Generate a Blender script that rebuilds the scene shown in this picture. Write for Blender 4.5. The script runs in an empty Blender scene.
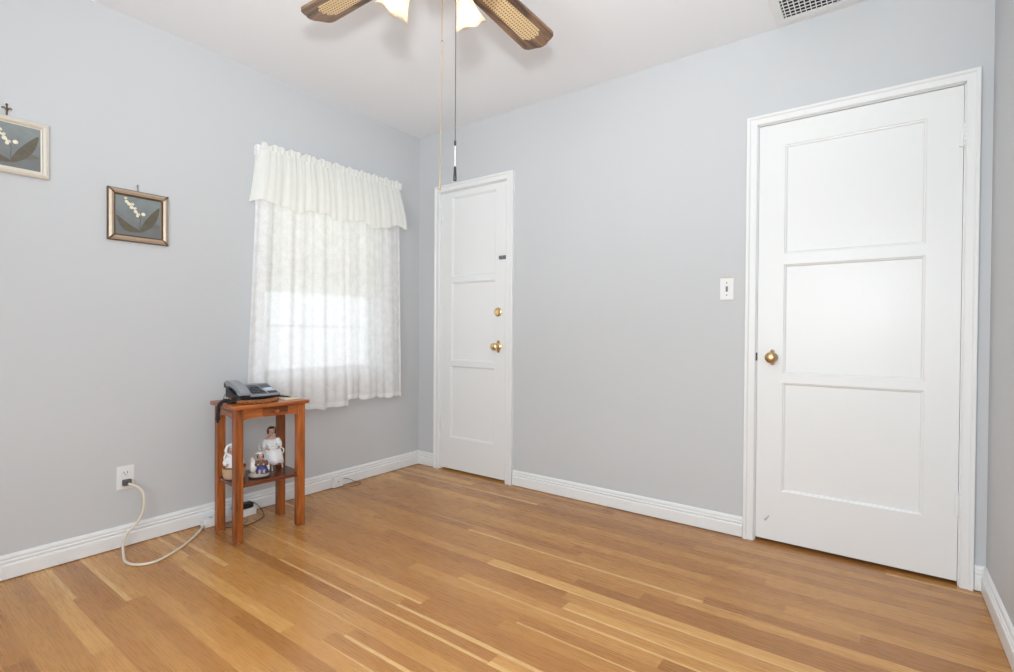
import bpy, bmesh, math, random
from mathutils import Vector, Matrix
C = bpy.context.scene.collection
PI = math.pi
random.seed(7)

# ------------------------------------------------------------------ camera
cam = bpy.data.cameras.new('camera'); cam_o = bpy.data.objects.new('camera', cam); C.objects.link(cam_o)
cam.sensor_fit = 'HORIZONTAL'; cam.sensor_width = 36.0; cam.lens = 508.0 / 1014.0 * 36.0
cam.clip_start = 0.02
right = Vector((0.80624225, 0.59154667, 0.00677978)); up = Vector((-0.01132679, 0.00397745, 0.99992794)); fwd = Vector((-0.59147708, 0.80626095, -0.00990711))
m = Matrix((right, up, -fwd)).transposed().to_4x4(); m.translation = Vector((2.78917, -2.68356, 1.0))
cam_o.matrix_world = m
bpy.context.scene.camera = cam_o

# ------------------------------------------------------------------ world, lights, exposure
vs = bpy.context.scene.view_settings
vs.view_transform = 'Standard'; vs.look = 'None'; vs.gamma = 1.0; vs.use_curve_mapping = False; vs.exposure = 0.0
W = bpy.data.worlds.new('world'); bpy.context.scene.world = W; W.use_nodes = True
bg = W.node_tree.nodes['Background']; bg.inputs['Color'].default_value = (0.93, 0.97, 1.0, 1); bg.inputs['Strength'].default_value = 1.58

def lamp(name, kind, loc, energy, color=(1, 1, 1), look=None, **kw):
    l = bpy.data.lights.new(name, kind); l.energy = energy; l.color = color
    for k, v in kw.items(): setattr(l, k, v)
    o = bpy.data.objects.new(name, l); C.objects.link(o); o.location = loc
    if look is not None:
        o.rotation_euler = (Vector(look) - Vector(loc)).to_track_quat('-Z', 'Y').to_euler()
    return o
# added fill lamp outside the made-up window behind the camera
lamp('rear_fill_area', 'AREA', (2.25, -3.62, 1.45), 60, (0.94, 0.982, 1.0), (2.0, 0, 1.80), shape='RECTANGLE', size=1.2, size_y=1.6)
# the photographer's flash on top of the camera, and an added spot turned up to brighten the ceiling
lamp('camera_flash', 'POINT', (2.80, -2.70, 1.30), 22, (0.94, 0.982, 1.0), None, shadow_soft_size=0.07)
lamp('ceiling_fill_spot', 'SPOT', (2.80, -2.72, 1.36), 134, (0.94, 0.982, 1.0), (2.02, -1.9, 2.43), shadow_soft_size=0.07, spot_size=math.radians(115), spot_blend=1.0)

# ------------------------------------------------------------------ helpers
def link(name, bm, mat, parent=None, smooth=False, loc=None, rot=None, recalc=True):
    if recalc: bmesh.ops.recalc_face_normals(bm, faces=bm.faces)
    me = bpy.data.meshes.new(name); bm.to_mesh(me); bm.free()
    for mm in (mat if isinstance(mat, (list, tuple)) else [mat]): me.materials.append(mm)
    if smooth:
        me.polygons.foreach_set('use_smooth', [True] * len(me.polygons))
        if smooth != 'all':
            try: me.set_sharp_from_angle(angle=math.radians(38))
            except Exception: pass
    o = bpy.data.objects.new(name, me); C.objects.link(o)
    if parent is not None: o.parent = parent
    if loc is not None: o.location = loc
    if rot is not None: o.rotation_euler = rot
    return o
def empty(name, loc=(0, 0, 0), rz=0.0):
    o = bpy.data.objects.new(name, None); C.objects.link(o); o.location = loc; o.rotation_euler = (0, 0, rz); o.empty_display_size = 0.05
    return o
def tag(o, label, cat, group=None):
    o['label'] = label; o['category'] = cat
    if group: o['group'] = group
    return o
def struct(o):
    o['kind'] = 'structure'; return o
def BM(): return bmesh.new()
def box(bm, x0, x1, y0, y1, z0, z1, bevel=0.0, seg=2, mi=0):
    r = bmesh.ops.create_cube(bm, size=1.0)
    vsx = r['verts']
    for v in vsx:
        v.co = Vector((x0 + (v.co.x + .5) * (x1 - x0), y0 + (v.co.y + .5) * (y1 - y0), z0 + (v.co.z + .5) * (z1 - z0)))
    fs = set(f for v in vsx for f in v.link_faces)
    for f in fs: f.material_index = mi
    if bevel > 0:
        es = list(set(e for v in vsx for e in v.link_edges))
        bmesh.ops.bevel(bm, geom=es, offset=bevel, segments=seg, affect='EDGES', profile=0.6)
    return bm
def frame_of(d):
    d = d.normalized(); a = Vector((0, 0, 1)) if abs(d.z) < 0.9 else Vector((1, 0, 0))
    u = d.cross(a).normalized(); return u, d.cross(u).normalized()
def tube(bm, pts, rad, seg=8, cap=True, mi=0):
    pts = [Vector(p) for p in pts]; n = len(pts)
    rads = rad if isinstance(rad, (list, tuple)) else [rad] * n
    rings = []; u = None
    for i in range(n):
        d = (pts[min(i + 1, n - 1)] - pts[max(i - 1, 0)]).normalized()
        if u is None: u, v = frame_of(d)
        else:
            u = (u - d * u.dot(d)).normalized(); v = d.cross(u)
        rings.append([bm.verts.new(pts[i] + (u * math.cos(2 * PI * k / seg) + v * math.sin(2 * PI * k / seg)) * rads[i]) for k in range(seg)])
    for a, b in zip(rings, rings[1:]):
        for k in range(seg):
            f = bm.faces.new((a[k], a[(k + 1) % seg], b[(k + 1) % seg], b[k])); f.material_index = mi
    if cap:
        bm.faces.new(rings[0][::-1]).material_index = mi; bm.faces.new(rings[-1]).material_index = mi
    return bm
def spline(pts, n=12):
    P = [Vector(p) for p in pts]; P = [2 * P[0] - P[1]] + P + [2 * P[-1] - P[-2]]; out = []
    for i in range(1, len(P) - 2):
        for k in range(n):
            t = k / n; a, b, c, d = P[i - 1:i + 3]
            out.append(0.5 * (2 * b + (c - a) * t + (2 * a - 5 * b + 4 * c - d) * t * t + (3 * b - a - 3 * c + d) * t ** 3))
    out.append(P[-2]); return out
def lathe(bm, prof, seg=24, axis='Z', origin=(0, 0, 0), cap=True, mi=0, mat=None):
    """prof: (radius, height) along the axis"""
    O = Vector(origin); rings = []
    for r, h in prof:
        ring = []
        for k in range(seg):
            a = 2 * PI * k / seg; c, s = r * math.cos(a), r * math.sin(a)
            co = Vector((c, s, h)) if axis == 'Z' else (Vector((c, -h, s)) if axis == '-Y' else Vector((h, c, s)))
            if mat is not None: co = mat @ co
            ring.append(bm.verts.new(O + co))
        rings.append(ring)
    for a, b in zip(rings, rings[1:]):
        for k in range(seg):
            f = bm.faces.new((a[k], a[(k + 1) % seg], b[(k + 1) % seg], b[k])); f.material_index = mi
    if cap:
        for rg in (rings[0][::-1], rings[-1]): bm.faces.new(rg).material_index = mi
    return bm
def ell(bm, c, r, rot=None, seg=14, mi=0):
    res = bmesh.ops.create_uvsphere(bm, u_segments=seg, v_segments=max(8, seg * 2 // 3), radius=1.0)
    c = Vector(c)
    for v in res['verts']:
        p = Vector((v.co.x * r[0], v.co.y * r[1], v.co.z * r[2]))
        if rot is not None: p = rot @ p
        v.co = c + p
    for f in set(f for v in res['verts'] for f in v.link_faces): f.material_index = mi
    return bm
def prism(bm, outline, fn, a, b, mi=0):
    """outline of 2-D points extruded from a to b; fn(u, v, w) -> point"""
    A = [bm.verts.new(fn(u, v, a)) for u, v in outline]; B = [bm.verts.new(fn(u, v, b)) for u, v in outline]
    n = len(A)
    for i in range(n): bm.faces.new((A[i], A[(i + 1) % n], B[(i + 1) % n], B[i])).material_index = mi
    bm.faces.new(A[::-1]).material_index = mi; bm.faces.new(B).material_index = mi
    return bm

# ------------------------------------------------------------------ materials
def newmat(name):
    mt = bpy.data.materials.new(name); mt.use_nodes = True
    nt = mt.node_tree; return mt, nt, nt.nodes['Principled BSDF']
def N(nt, typ, **kw):
    n = nt.nodes.new(typ)
    for k, v in kw.items():
        if hasattr(n, k): setattr(n, k, v)
        else: n.inputs[k].default_value = v
    return n
def lin(r, g, b):
    f = lambda c: (c / 255 / 12.92) if c / 255 <= 0.04045 else ((c / 255 + 0.055) / 1.055) ** 2.4
    return (f(r), f(g), f(b), 1.0)
def math_n(nt, op, a, b=None, c=None):
    n = nt.nodes.new('ShaderNodeMath'); n.operation = op
    for i, x in enumerate((a, b, c)):
        if x is None: continue
        if isinstance(x, (int, float)): n.inputs[i].default_value = x
        else: nt.links.new(x, n.inputs[i])
    return n.outputs[0]
def plain(name, col, rough=0.5, metal=0.0, noise=0.0, nscale=40, bump=0.0, bscale=200, spec=0.5, coat=0.0):
    mt, nt, p = newmat(name)
    p.inputs['Base Color'].default_value = col; p.inputs['Roughness'].default_value = rough; p.inputs['Metallic'].default_value = metal
    p.inputs['Specular IOR Level'].default_value = spec; p.inputs['Coat Weight'].default_value = coat; p.inputs['Coat Roughness'].default_value = 0.15
    tc = N(nt, 'ShaderNodeTexCoord')
    if noise > 0:
        nz = N(nt, 'ShaderNodeTexNoise', Scale=nscale, Detail=4.0); nt.links.new(tc.outputs['Object'], nz.inputs['Vector'])
        mx = N(nt, 'ShaderNodeMix', data_type='RGBA')
        mx.inputs[6].default_value = tuple(c * (1 - noise) for c in col[:3]) + (1,); mx.inputs[7].default_value = tuple(min(1, c * (1 + noise)) for c in col[:3]) + (1,)
        nt.links.new(nz.outputs['Fac'], mx.inputs[0]); nt.links.new(mx.outputs[2], p.inputs['Base Color'])
    if bump > 0:
        n2 = N(nt, 'ShaderNodeTexNoise', Scale=bscale, Detail=3.0); nt.links.new(tc.outputs['Object'], n2.inputs['Vector'])
        b = N(nt, 'ShaderNodeBump', Strength=bump, Distance=0.002); nt.links.new(n2.outputs['Fac'], b.inputs['Height']); nt.links.new(b.outputs['Normal'], p.inputs['Normal'])
    return mt
def wood(name, dark, light, axis='Z', rough=0.35, scale=1.0, coat=0.2, contrast=1.0):
    mt, nt, p = newmat(name)
    tc = N(nt, 'ShaderNodeTexCoord'); mp = N(nt, 'ShaderNodeMapping')
    s = {'X': (2.2, 26, 26), 'Y': (26, 2.2, 26), 'Z': (26, 26, 2.2)}[axis]
    mp.inputs['Scale'].default_value = tuple(q * scale for q in s)
    nt.links.new(tc.outputs['Object'], mp.inputs['Vector'])
    n1 = N(nt, 'ShaderNodeTexNoise', Scale=1.0, Detail=5.0, Distortion=1.2); nt.links.new(mp.outputs[0], n1.inputs['Vector'])
    n2 = N(nt, 'ShaderNodeTexNoise', Scale=6.0, Detail=3.0); nt.links.new(mp.outputs[0], n2.inputs['Vector'])
    f = math_n(nt, 'ADD', math_n(nt, 'MULTIPLY', n1.outputs['Fac'], 0.75), math_n(nt, 'MULTIPLY', n2.outputs['Fac'], 0.25))
    cr = N(nt, 'ShaderNodeValToRGB'); cr.color_ramp.elements[0].position = 0.5 - 0.16 / contrast; cr.color_ramp.elements[1].position = 0.5 + 0.16 / contrast
    cr.color_ramp.elements[0].color = dark; cr.color_ramp.elements[1].color = light
    nt.links.new(f, cr.inputs['Fac']); nt.links.new(cr.outputs['Color'], p.inputs['Base Color'])
    p.inputs['Roughness'].default_value = rough; p.inputs['Coat Weight'].default_value = coat; p.inputs['Coat Roughness'].default_value = 0.2
    return mt

M = {}
M['wall'] = plain('wall_paint', lin(204, 206, 209), 0.55, noise=0.012, nscale=1.5, bump=0.06, bscale=350, spec=0.3)
M['ceiling'] = plain('ceiling_paint', lin(242, 243, 246), 0.7, noise=0.01, nscale=2, bump=0.05, bscale=250, spec=0.2)
M['white'] = plain('white_gloss_paint', lin(235, 236, 237), 0.32, noise=0.008, nscale=3, bump=0.05, bscale=60, spec=0.45)
M['white_plastic'] = plain('white_plastic', lin(235, 235, 235), 0.35)
M['cream_plastic'] = plain('cream_cord', lin(226, 216, 200), 0.45)
M['brass'] = plain('brass', lin(228, 200, 150), 0.28, metal=1.0, noise=0.08, nscale=60)
M['old_brass'] = plain('aged_brass', lin(198, 166, 122), 0.32, metal=1.0, noise=0.2, nscale=50)
M['dark_metal'] = plain('dark_metal', lin(70, 66, 64), 0.4, metal=0.8, noise=0.1)
M['steel'] = plain('steel', lin(150, 150, 155), 0.35, metal=1.0, noise=0.05)
M['black'] = plain('black_plastic', lin(34, 34, 37), 0.4, noise=0.05)
M['black_soft'] = plain('black_rubber', lin(30, 30, 33), 0.55, noise=0.08)
M['grey_phone'] = plain('grey_phone_plastic', lin(146, 149, 156), 0.35, noise=0.03)
M['phone_dark'] = plain('phone_dark_grey', lin(62, 66, 74), 0.4, noise=0.03)
M['phone_key'] = plain('phone_keys', lin(40, 42, 48), 0.4)
M['lcd'] = plain('display_grey', lin(196, 212, 224), 0.2)
M['table_x'] = wood('pine_table_stain_x', lin(98, 46, 14), lin(188, 104, 46), 'X')
M['table_y'] = wood('pine_table_stain_y', lin(112, 54, 18), lin(198, 114, 52), 'Y')
M['table_z'] = wood('pine_table_stain_z', lin(92, 42, 12), lin(190, 106, 46), 'Z', contrast=1.15)
M['table_shelf'] = wood('pine_shelf_stain', lin(74, 32, 12), lin(124, 62, 30), 'Y', rough=0.25)
M['felt'] = plain('felt_pad', lin(214, 204, 190), 0.9, noise=0.05)
M['wicker'] = plain('wicker', lin(150, 94, 50), 0.6, noise=0.5, nscale=110, bump=0.4, bscale=300)
M['paper'] = plain('paper', lin(226, 214, 194), 0.8, noise=0.03)
M['porcelain'] = plain('white_porcelain', lin(236, 234, 230), 0.3, noise=0.02, coat=0.3)
M['lace_cloth'] = plain('white_lace_cloth', lin(238, 238, 240), 0.8, noise=0.05, nscale=250, bump=0.5, bscale=400)
M['skin'] = plain('doll_skin', lin(205, 160, 140), 0.45, noise=0.04)
M['hair'] = plain('doll_hair', lin(44, 28, 26), 0.5, noise=0.3, nscale=200)
M['lips'] = plain('doll_lips', lin(160, 70, 66), 0.4)
M['navy'] = plain('navy_dress', lin(44, 62, 118), 0.5, noise=0.3, nscale=90)
M['clay'] = plain('brown_clay', lin(120, 84, 68), 0.5, noise=0.2, nscale=90)
M['stone'] = plain('grey_stone', lin(170, 164, 152), 0.6, noise=0.15, nscale=80, bump=0.3)
M['beige_cloth'] = plain('beige_cloth', lin(196, 168, 138), 0.85, noise=0.15, nscale=120, bump=0.3, bscale=300)
M['silver_frame'] = plain('silver_white_frame', lin(228, 222, 210), 0.35, metal=0.25, noise=0.05)
M['gold_frame'] = plain('champagne_frame', lin(190, 172, 152), 0.4, metal=0.55, noise=0.08, nscale=60)
M['bronze_edge'] = plain('bronze_edge', lin(112, 92, 72), 0.4, metal=0.6, noise=0.15)
M['vent_dark'] = plain('vent_shadow', lin(40, 42, 46), 0.8)
M['tan'] = plain('tan_smudge', lin(205, 190, 165), 0.8)

def floor_mat():
    mt, nt, p = newmat('oak_strip_floor'); L = nt.links
    g = N(nt, 'ShaderNodeNewGeometry'); sp = N(nt, 'ShaderNodeSeparateXYZ'); L.new(g.outputs['Position'], sp.inputs[0])
    bw = 0.0575
    yr = math_n(nt, 'DIVIDE', sp.outputs['Y'], bw); row = math_n(nt, 'FLOOR', yr); fy = math_n(nt, 'FRACT', yr)
    wn = N(nt, 'ShaderNodeTexWhiteNoise', noise_dimensions='1D'); L.new(row, wn.inputs['W'])
    row2 = math_n(nt, 'ADD', row, 371.3); wn2 = N(nt, 'ShaderNodeTexWhiteNoise', noise_dimensions='1D'); L.new(row2, wn2.inputs['W'])
    ln = math_n(nt, 'MULTIPLY_ADD', wn2.outputs['Value'], 1.0, 0.7)
    xr = math_n(nt, 'ADD', math_n(nt, 'DIVIDE', sp.outputs['X'], ln), math_n(nt, 'MULTIPLY', wn.outputs['Value'], 17.0))
    idx = math_n(nt, 'FLOOR', xr); fx = math_n(nt, 'FRACT', xr)
    cb = N(nt, 'ShaderNodeCombineXYZ'); L.new(row, cb.inputs[0]); L.new(idx, cb.inputs[1])
    wb = N(nt, 'ShaderNodeTexWhiteNoise', noise_dimensions='2D'); L.new(cb.outputs[0], wb.inputs['Vector'])
    # grain, offset per board
    gx = math_n(nt, 'MULTIPLY_ADD', wb.outputs['Value'], 31.0, math_n(nt, 'MULTIPLY', sp.outputs['X'], 1.6))
    gy = math_n(nt, 'MULTIPLY_ADD', wb.outputs['Value'], 57.0, math_n(nt, 'MULTIPLY', sp.outputs['Y'], 24.0))
    cg = N(nt, 'ShaderNodeCombineXYZ'); L.new(gx, cg.inputs[0]); L.new(gy, cg.inputs[1])
    n1 = N(nt, 'ShaderNodeTexNoise', Scale=1.0, Detail=3.0, Distortion=1.6); L.new(cg.outputs[0], n1.inputs['Vector'])
    wv = math_n(nt, 'SINE', math_n(nt, 'MULTIPLY', n1.outputs['Fac'], 55.0))
    gx2 = math_n(nt, 'MULTIPLY', gx, 6.0); gy2 = math_n(nt, 'MULTIPLY', gy, 9.0)
    cg2 = N(nt, 'ShaderNodeCombineXYZ'); L.new(gx2, cg2.inputs[0]); L.new(gy2, cg2.inputs[1])
    n2 = N(nt, 'ShaderNodeTexNoise', Scale=1.0, Detail=4.0); L.new(cg2.outputs[0], n2.inputs['Vector'])
    cr = N(nt, 'ShaderNodeValToRGB'); e = cr.color_ramp.elements
    stops = [(0.0, (162, 108, 56)), (0.2, (175, 119, 63)), (0.5, (186, 131, 70)), (0.85, (196, 141, 79)), (1.0, (212, 160, 94))]
    while len(e) < len(stops): e.new(0.5)
    for el, (ps, c) in zip(e, stops): el.position = ps; el.color = lin(*c)
    t = math_n(nt, 'ADD', wb.outputs['Value'], math_n(nt, 'MULTIPLY', math_n(nt, 'SUBTRACT', n1.outputs['Fac'], 0.5), 0.5))
    L.new(t, cr.inputs['Fac'])
    # pale sapwood running along one edge of some boards
    cb2 = N(nt, 'ShaderNodeCombineXYZ'); L.new(math_n(nt, 'ADD', row, 91.7), cb2.inputs[0]); L.new(math_n(nt, 'ADD', idx, 13.1), cb2.inputs[1])
    wc = N(nt, 'ShaderNodeTexWhiteNoise', noise_dimensions='2D'); L.new(cb2.outputs[0], wc.inputs['Vector'])
    cs = N(nt, 'ShaderNodeCombineXYZ'); L.new(math_n(nt, 'MULTIPLY_ADD', sp.outputs['X'], 1.1, math_n(nt, 'MULTIPLY', wc.outputs['Value'], 40.0)), cs.inputs[0])
    ns = N(nt, 'ShaderNodeTexNoise', Scale=1.0, Detail=2.0); L.new(cs.outputs[0], ns.inputs['Vector'])
    wid = math_n(nt, 'ADD', math_n(nt, 'MULTIPLY', math_n(nt, 'SUBTRACT', wc.outputs['Value'], 0.83), 2.2), math_n(nt, 'MULTIPLY', math_n(nt, 'SUBTRACT', ns.outputs['Fac'], 0.5), 0.5))
    sap = N(nt, 'ShaderNodeMapRange'); L.new(math_n(nt, 'SUBTRACT', wid, fy), sap.inputs[0]); sap.inputs[1].default_value = -0.03; sap.inputs[2].default_value = 0.05; sap.inputs[3].default_value = 0.0; sap.inputs[4].default_value = 0.85
    mxs = N(nt, 'ShaderNodeMix', data_type='RGBA'); L.new(sap.outputs[0], mxs.inputs[0]); L.new(cr.outputs['Color'], mxs.inputs[6]); mxs.inputs[7].default_value = lin(224, 180, 120)
    fac = math_n(nt, 'ADD', math_n(nt, 'MULTIPLY', wv, 0.032), math_n(nt, 'MULTIPLY_ADD', n2.outputs['Fac'], 0.15, 0.915))
    # seams between boards
    dy = math_n(nt, 'MINIMUM', fy, math_n(nt, 'SUBTRACT', 1.0, fy)); dx = math_n(nt, 'MULTIPLY', math_n(nt, 'MINIMUM', fx, math_n(nt, 'SUBTRACT', 1.0, fx)), ln)
    seam = math_n(nt, 'MINIMUM', math_n(nt, 'MULTIPLY', dy, bw), dx)
    sm = N(nt, 'ShaderNodeMapRange'); L.new(seam, sm.inputs[0]); sm.inputs[1].default_value = 0.0; sm.inputs[2].default_value = 0.0011; sm.inputs[3].default_value = 0.74; sm.inputs[4].default_value = 1.0
    fac = math_n(nt, 'MULTIPLY', fac, sm.outputs[0])
    vm = N(nt, 'ShaderNodeVectorMath', operation='SCALE'); L.new(mxs.outputs[2], vm.inputs[0]); L.new(fac, vm.inputs['Scale'])
    L.new(vm.outputs[0], p.inputs['Base Color'])
    L.new(math_n(nt, 'MULTIPLY_ADD', n2.outputs['Fac'], 0.12, 0.22), p.inputs['Roughness'])
    p.inputs['Coat Weight'].default_value = 0.14; p.inputs['Coat Roughness'].default_value = 0.12; p.inputs['Specular IOR Level'].default_value = 0.4
    b = N(nt, 'ShaderNodeBump', Strength=0.12, Distance=0.001); L.new(fac, b.inputs['Height']); L.new(b.outputs['Normal'], p.inputs['Normal'])
    return mt
M['floor'] = floor_mat()

def sheer_mat(name, open_fac, col, lace=True, trans=0.27):
    mt = bpy.data.materials.new(name); mt.use_nodes = True; nt = mt.node_tree; nt.nodes.clear(); L = nt.links
    out = N(nt, 'ShaderNodeOutputMaterial'); tc = N(nt, 'ShaderNodeTexCoord')
    d = N(nt, 'ShaderNodeBsdfDiffuse', Color=col); tr = N(nt, 'ShaderNodeBsdfTranslucent', Color=col); tp = N(nt, 'ShaderNodeBsdfTransparent')
    m1 = N(nt, 'ShaderNodeMixShader'); m1.inputs[0].default_value = trans; L.new(d.outputs[0], m1.inputs[1]); L.new(tr.outputs[0], m1.inputs[2])
    m2 = N(nt, 'ShaderNodeMixShader'); L.new(m1.outputs[0], m2.inputs[1]); L.new(tp.outputs[0], m2.inputs[2])
    if lace:
        vo = N(nt, 'ShaderNodeTexVoronoi', Scale=70.0, feature='DISTANCE_TO_EDGE'); L.new(tc.outputs['Object'], vo.inputs['Vector'])
        v2 = N(nt, 'ShaderNodeTexNoise', Scale=22.0, Detail=2.0); L.new(tc.outputs['Object'], v2.inputs['Vector'])
        a = N(nt, 'ShaderNodeMapRange'); L.new(vo.outputs['Distance'], a.inputs[0]); a.inputs[2].default_value = 0.25; a.inputs[3].default_value = open_fac * 0.85; a.inputs[4].default_value = open_fac * 1.1
        b = N(nt, 'ShaderNodeMapRange'); L.new(v2.outputs['Fac'], b.inputs[0]); b.inputs[1].default_value = 0.40; b.inputs[2].default_value = 0.62; b.inputs[3].default_value = 0.85; b.inputs[4].default_value = 1.15
        L.new(math_n(nt, 'MULTIPLY', a.outputs[0], b.outputs[0]), m2.inputs[0])
    else: m2.inputs[0].default_value = open_fac
    L.new(m2.outputs[0], out.inputs['Surface']); return mt
M['sheer'] = sheer_mat('lace_sheer', 0.23, lin(253, 253, 254))
M['hem'] = sheer_mat('lace_hem', 0.10, lin(250, 251, 253))
M['valance'] = sheer_mat('valance_sheer', 0.05, lin(251, 251, 247), trans=0.36)
M['shade'] = sheer_mat('roller_shade_cloth', 0.0, lin(252, 251, 244), lace=False, trans=0.62)
def glass_mat():
    mt = bpy.data.materials.new('window_glass'); mt.use_nodes = True; nt = mt.node_tree; nt.nodes.clear()
    out = N(nt, 'ShaderNodeOutputMaterial'); t = N(nt, 'ShaderNodeBsdfTransparent', Color=(0.95, 0.97, 0.97, 1)); gl = N(nt, 'ShaderNodeBsdfGlossy', Roughness=0.02); mx = N(nt, 'ShaderNodeMixShader')
    mx.inputs[0].default_value = 0.06; nt.links.new(t.outputs[0], mx.inputs[1]); nt.links.new(gl.outputs[0], mx.inputs[2]); nt.links.new(mx.outputs[0], out.inputs['Surface']); return mt
M['glass'] = glass_mat()
def lampglass():
    mt = bpy.data.materials.new('frosted_lamp_glass'); mt.use_nodes = True; nt = mt.node_tree; nt.nodes.clear(); L = nt.links
    out = N(nt, 'ShaderNodeOutputMaterial'); tc = N(nt, 'ShaderNodeTexCoord'); nz = N(nt, 'ShaderNodeTexNoise', Scale=150.0, Detail=3.0); L.new(tc.outputs['Object'], nz.inputs['Vector'])
    cr = N(nt, 'ShaderNodeValToRGB'); cr.color_ramp.elements[0].color = lin(238, 224, 200); cr.color_ramp.elements[1].color = lin(255, 248, 236); cr.color_ramp.elements[0].position = 0.35; cr.color_ramp.elements[1].position = 0.6
    L.new(nz.outputs['Fac'], cr.inputs['Fac'])
    d = N(nt, 'ShaderNodeBsdfDiffuse'); t = N(nt, 'ShaderNodeBsdfTranslucent'); g = N(nt, 'ShaderNodeBsdfGlossy', Roughness=0.25)
    L.new(cr.outputs[0], d.inputs['Color']); L.new(cr.outputs[0], t.inputs['Color'])
    m1 = N(nt, 'ShaderNodeMixShader'); m1.inputs[0].default_value = 0.6; L.new(d.outputs[0], m1.inputs[1]); L.new(t.outputs[0], m1.inputs[2])
    m2 = N(nt, 'ShaderNodeMixShader'); m2.inputs[0].default_value = 0.06; L.new(m1.outputs[0], m2.inputs[1]); L.new(g.outputs[0], m2.inputs[2])
    L.new(m2.outputs[0], out.inputs['Surface']); return mt
M['lampglass'] = lampglass()
def emit(name, col, s):
    mt = bpy.data.materials.new(name); mt.use_nodes = True; nt = mt.node_tree; nt.nodes.clear()
    e = N(nt, 'ShaderNodeEmission', Color=col, Strength=s); o = N(nt, 'ShaderNodeOutputMaterial'); nt.links.new(e.outputs[0], o.inputs['Surface']); return mt
M['bulb'] = emit('lit_bulb', (1.0, 0.86, 0.68, 1), 5.0)
M['blade'] = wood('fan_blade_wood', lin(76, 54, 38), lin(152, 117, 86), 'X', rough=0.4, scale=1.3, contrast=1.6)
def cane():
    mt, nt, p = newmat('woven_cane'); L = nt.links
    tc = N(nt, 'ShaderNodeTexCoord'); sp = N(nt, 'ShaderNodeSeparateXYZ'); L.new(tc.outputs['Object'], sp.inputs[0])
    s = 0.0125
    a = math_n(nt, 'ABSOLUTE', math_n(nt, 'SUBTRACT', math_n(nt, 'FRACT', math_n(nt, 'DIVIDE', sp.outputs['X'], s)), 0.5))
    b = math_n(nt, 'ABSOLUTE', math_n(nt, 'SUBTRACT', math_n(nt, 'FRACT', math_n(nt, 'DIVIDE', sp.outputs['Y'], s)), 0.5))
    dd = math_n(nt, 'SQRT', math_n(nt, 'ADD', math_n(nt, 'MULTIPLY', a, a), math_n(nt, 'MULTIPLY', b, b)))
    k = math_n(nt, 'LESS_THAN', dd, 0.27)
    mx = N(nt, 'ShaderNodeMix', data_type='RGBA'); mx.inputs[6].default_value = lin(232, 205, 158); mx.inputs[7].default_value = lin(128, 92, 62)
    L.new(k, mx.inputs[0]); L.new(mx.outputs[2], p.inputs['Base Color']); p.inputs['Roughness'].default_value = 0.55; return mt
M['cane'] = cane()
M['art_bg'] = None
def art_bg():
    mt, nt, p = newmat('painted_blue_grey_ground'); L = nt.links
    tc = N(nt, 'ShaderNodeTexCoord'); sp = N(nt, 'ShaderNodeSeparateXYZ'); L.new(tc.outputs['Object'], sp.inputs[0])
    nz = N(nt, 'ShaderNodeTexNoise', Scale=18.0, Detail=3.0, Distortion=1.0); L.new(tc.outputs['Object'], nz.inputs['Vector'])
    f = math_n(nt, 'ADD', math_n(nt, 'MULTIPLY_ADD', sp.outputs['Z'], 3.2, 0.12), math_n(nt, 'MULTIPLY', nz.outputs['Fac'], 0.55))
    cr = N(nt, 'ShaderNodeValToRGB'); e = cr.color_ramp.elements; e[0].color = lin(116, 118, 119); e[1].color = lin(144, 156, 157); e[0].position = 0.2; e[1].position = 0.95
    L.new(f, cr.inputs['Fac']); L.new(cr.outputs[0], p.inputs['Base Color']); p.inputs['Roughness'].default_value = 0.3; return mt
M['art_bg'] = art_bg()
M['leaf'] = plain('painted_leaf', lin(98, 92, 78), 0.4, noise=0.35, nscale=60)
M['leaf_dim'] = plain('painted_leaf_dim', lin(112, 113, 104), 0.4, noise=0.15, nscale=60)
M['bell'] = plain('painted_bell', lin(236, 228, 206), 0.4, noise=0.1, nscale=90)

# ------------------------------------------------------------------ room shell
RW, RH, RF = 3.132, 2.43, -3.40     # right wall, ceiling height, front wall
b = BM(); box(b, -0.14, RW + 0.14, RF - 0.14, 0.14, -0.08, 0.0); struct(link('floor', b, M['floor']))
b = BM(); box(b, -0.14, RW + 0.14, RF - 0.14, 0.14, RH, RH + 0.1); struct(link('ceiling', b, M['ceiling']))
def wall_with_holes(name, fn, u0, u1, holes):
    """holes: (u0,u1,z0,z1); fn(bm,u0,u1,z0,z1) adds a box"""
    b = BM(); us = sorted(set([u0, u1] + [h[0] for h in holes] + [h[1] for h in holes]))
    for a, c in zip(us, us[1:]):
        hs = [h for h in holes if h[0] <= a + 1e-6 and h[1] >= c - 1e-6]
        z = 0.0
        for h in sorted(hs, key=lambda h: h[2]):
            if h[2] > z + 1e-6: fn(b, a, c, z, h[2])
            z = h[3]
        if z < RH - 1e-6: fn(b, a, c, z, RH)
    bmesh.ops.remove_doubles(b, verts=b.verts, dist=1e-5)
    return struct(link(name, b, M['wall']))
WIN = (-1.215, -0.375, 0.715, 1.97)
wall_with_holes('wall_left', lambda b, a, c, z0, z1: box(b, -0.14, 0.0, a, c, z0, z1), RF, 0.0, [WIN])
DL = (0.222, 0.818, 0.0, 1.992); DR = (2.309, 3.053, 0.0, 1.990)
wall_with_holes('wall_back', lambda b, a, c, z0, z1: box(b, a, c, 0.0, 0.14, z0, z1), -0.14, RW + 0.14, [DL, DR])
for nm, (a, c, z0, z1) in (('leak_block_1', DL), ('leak_block_2', DR)):      # unseen board added behind each door, blocks light leaking under it
    b = BM(); box(b, a, c, 0.125, 0.14, 0.0, z1); struct(link(nm, b, M['wall']))
b = BM(); box(b, RW, RW + 0.14, RF, 0.0, 0, RH); struct(link('wall_right', b, M['wall']))
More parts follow.
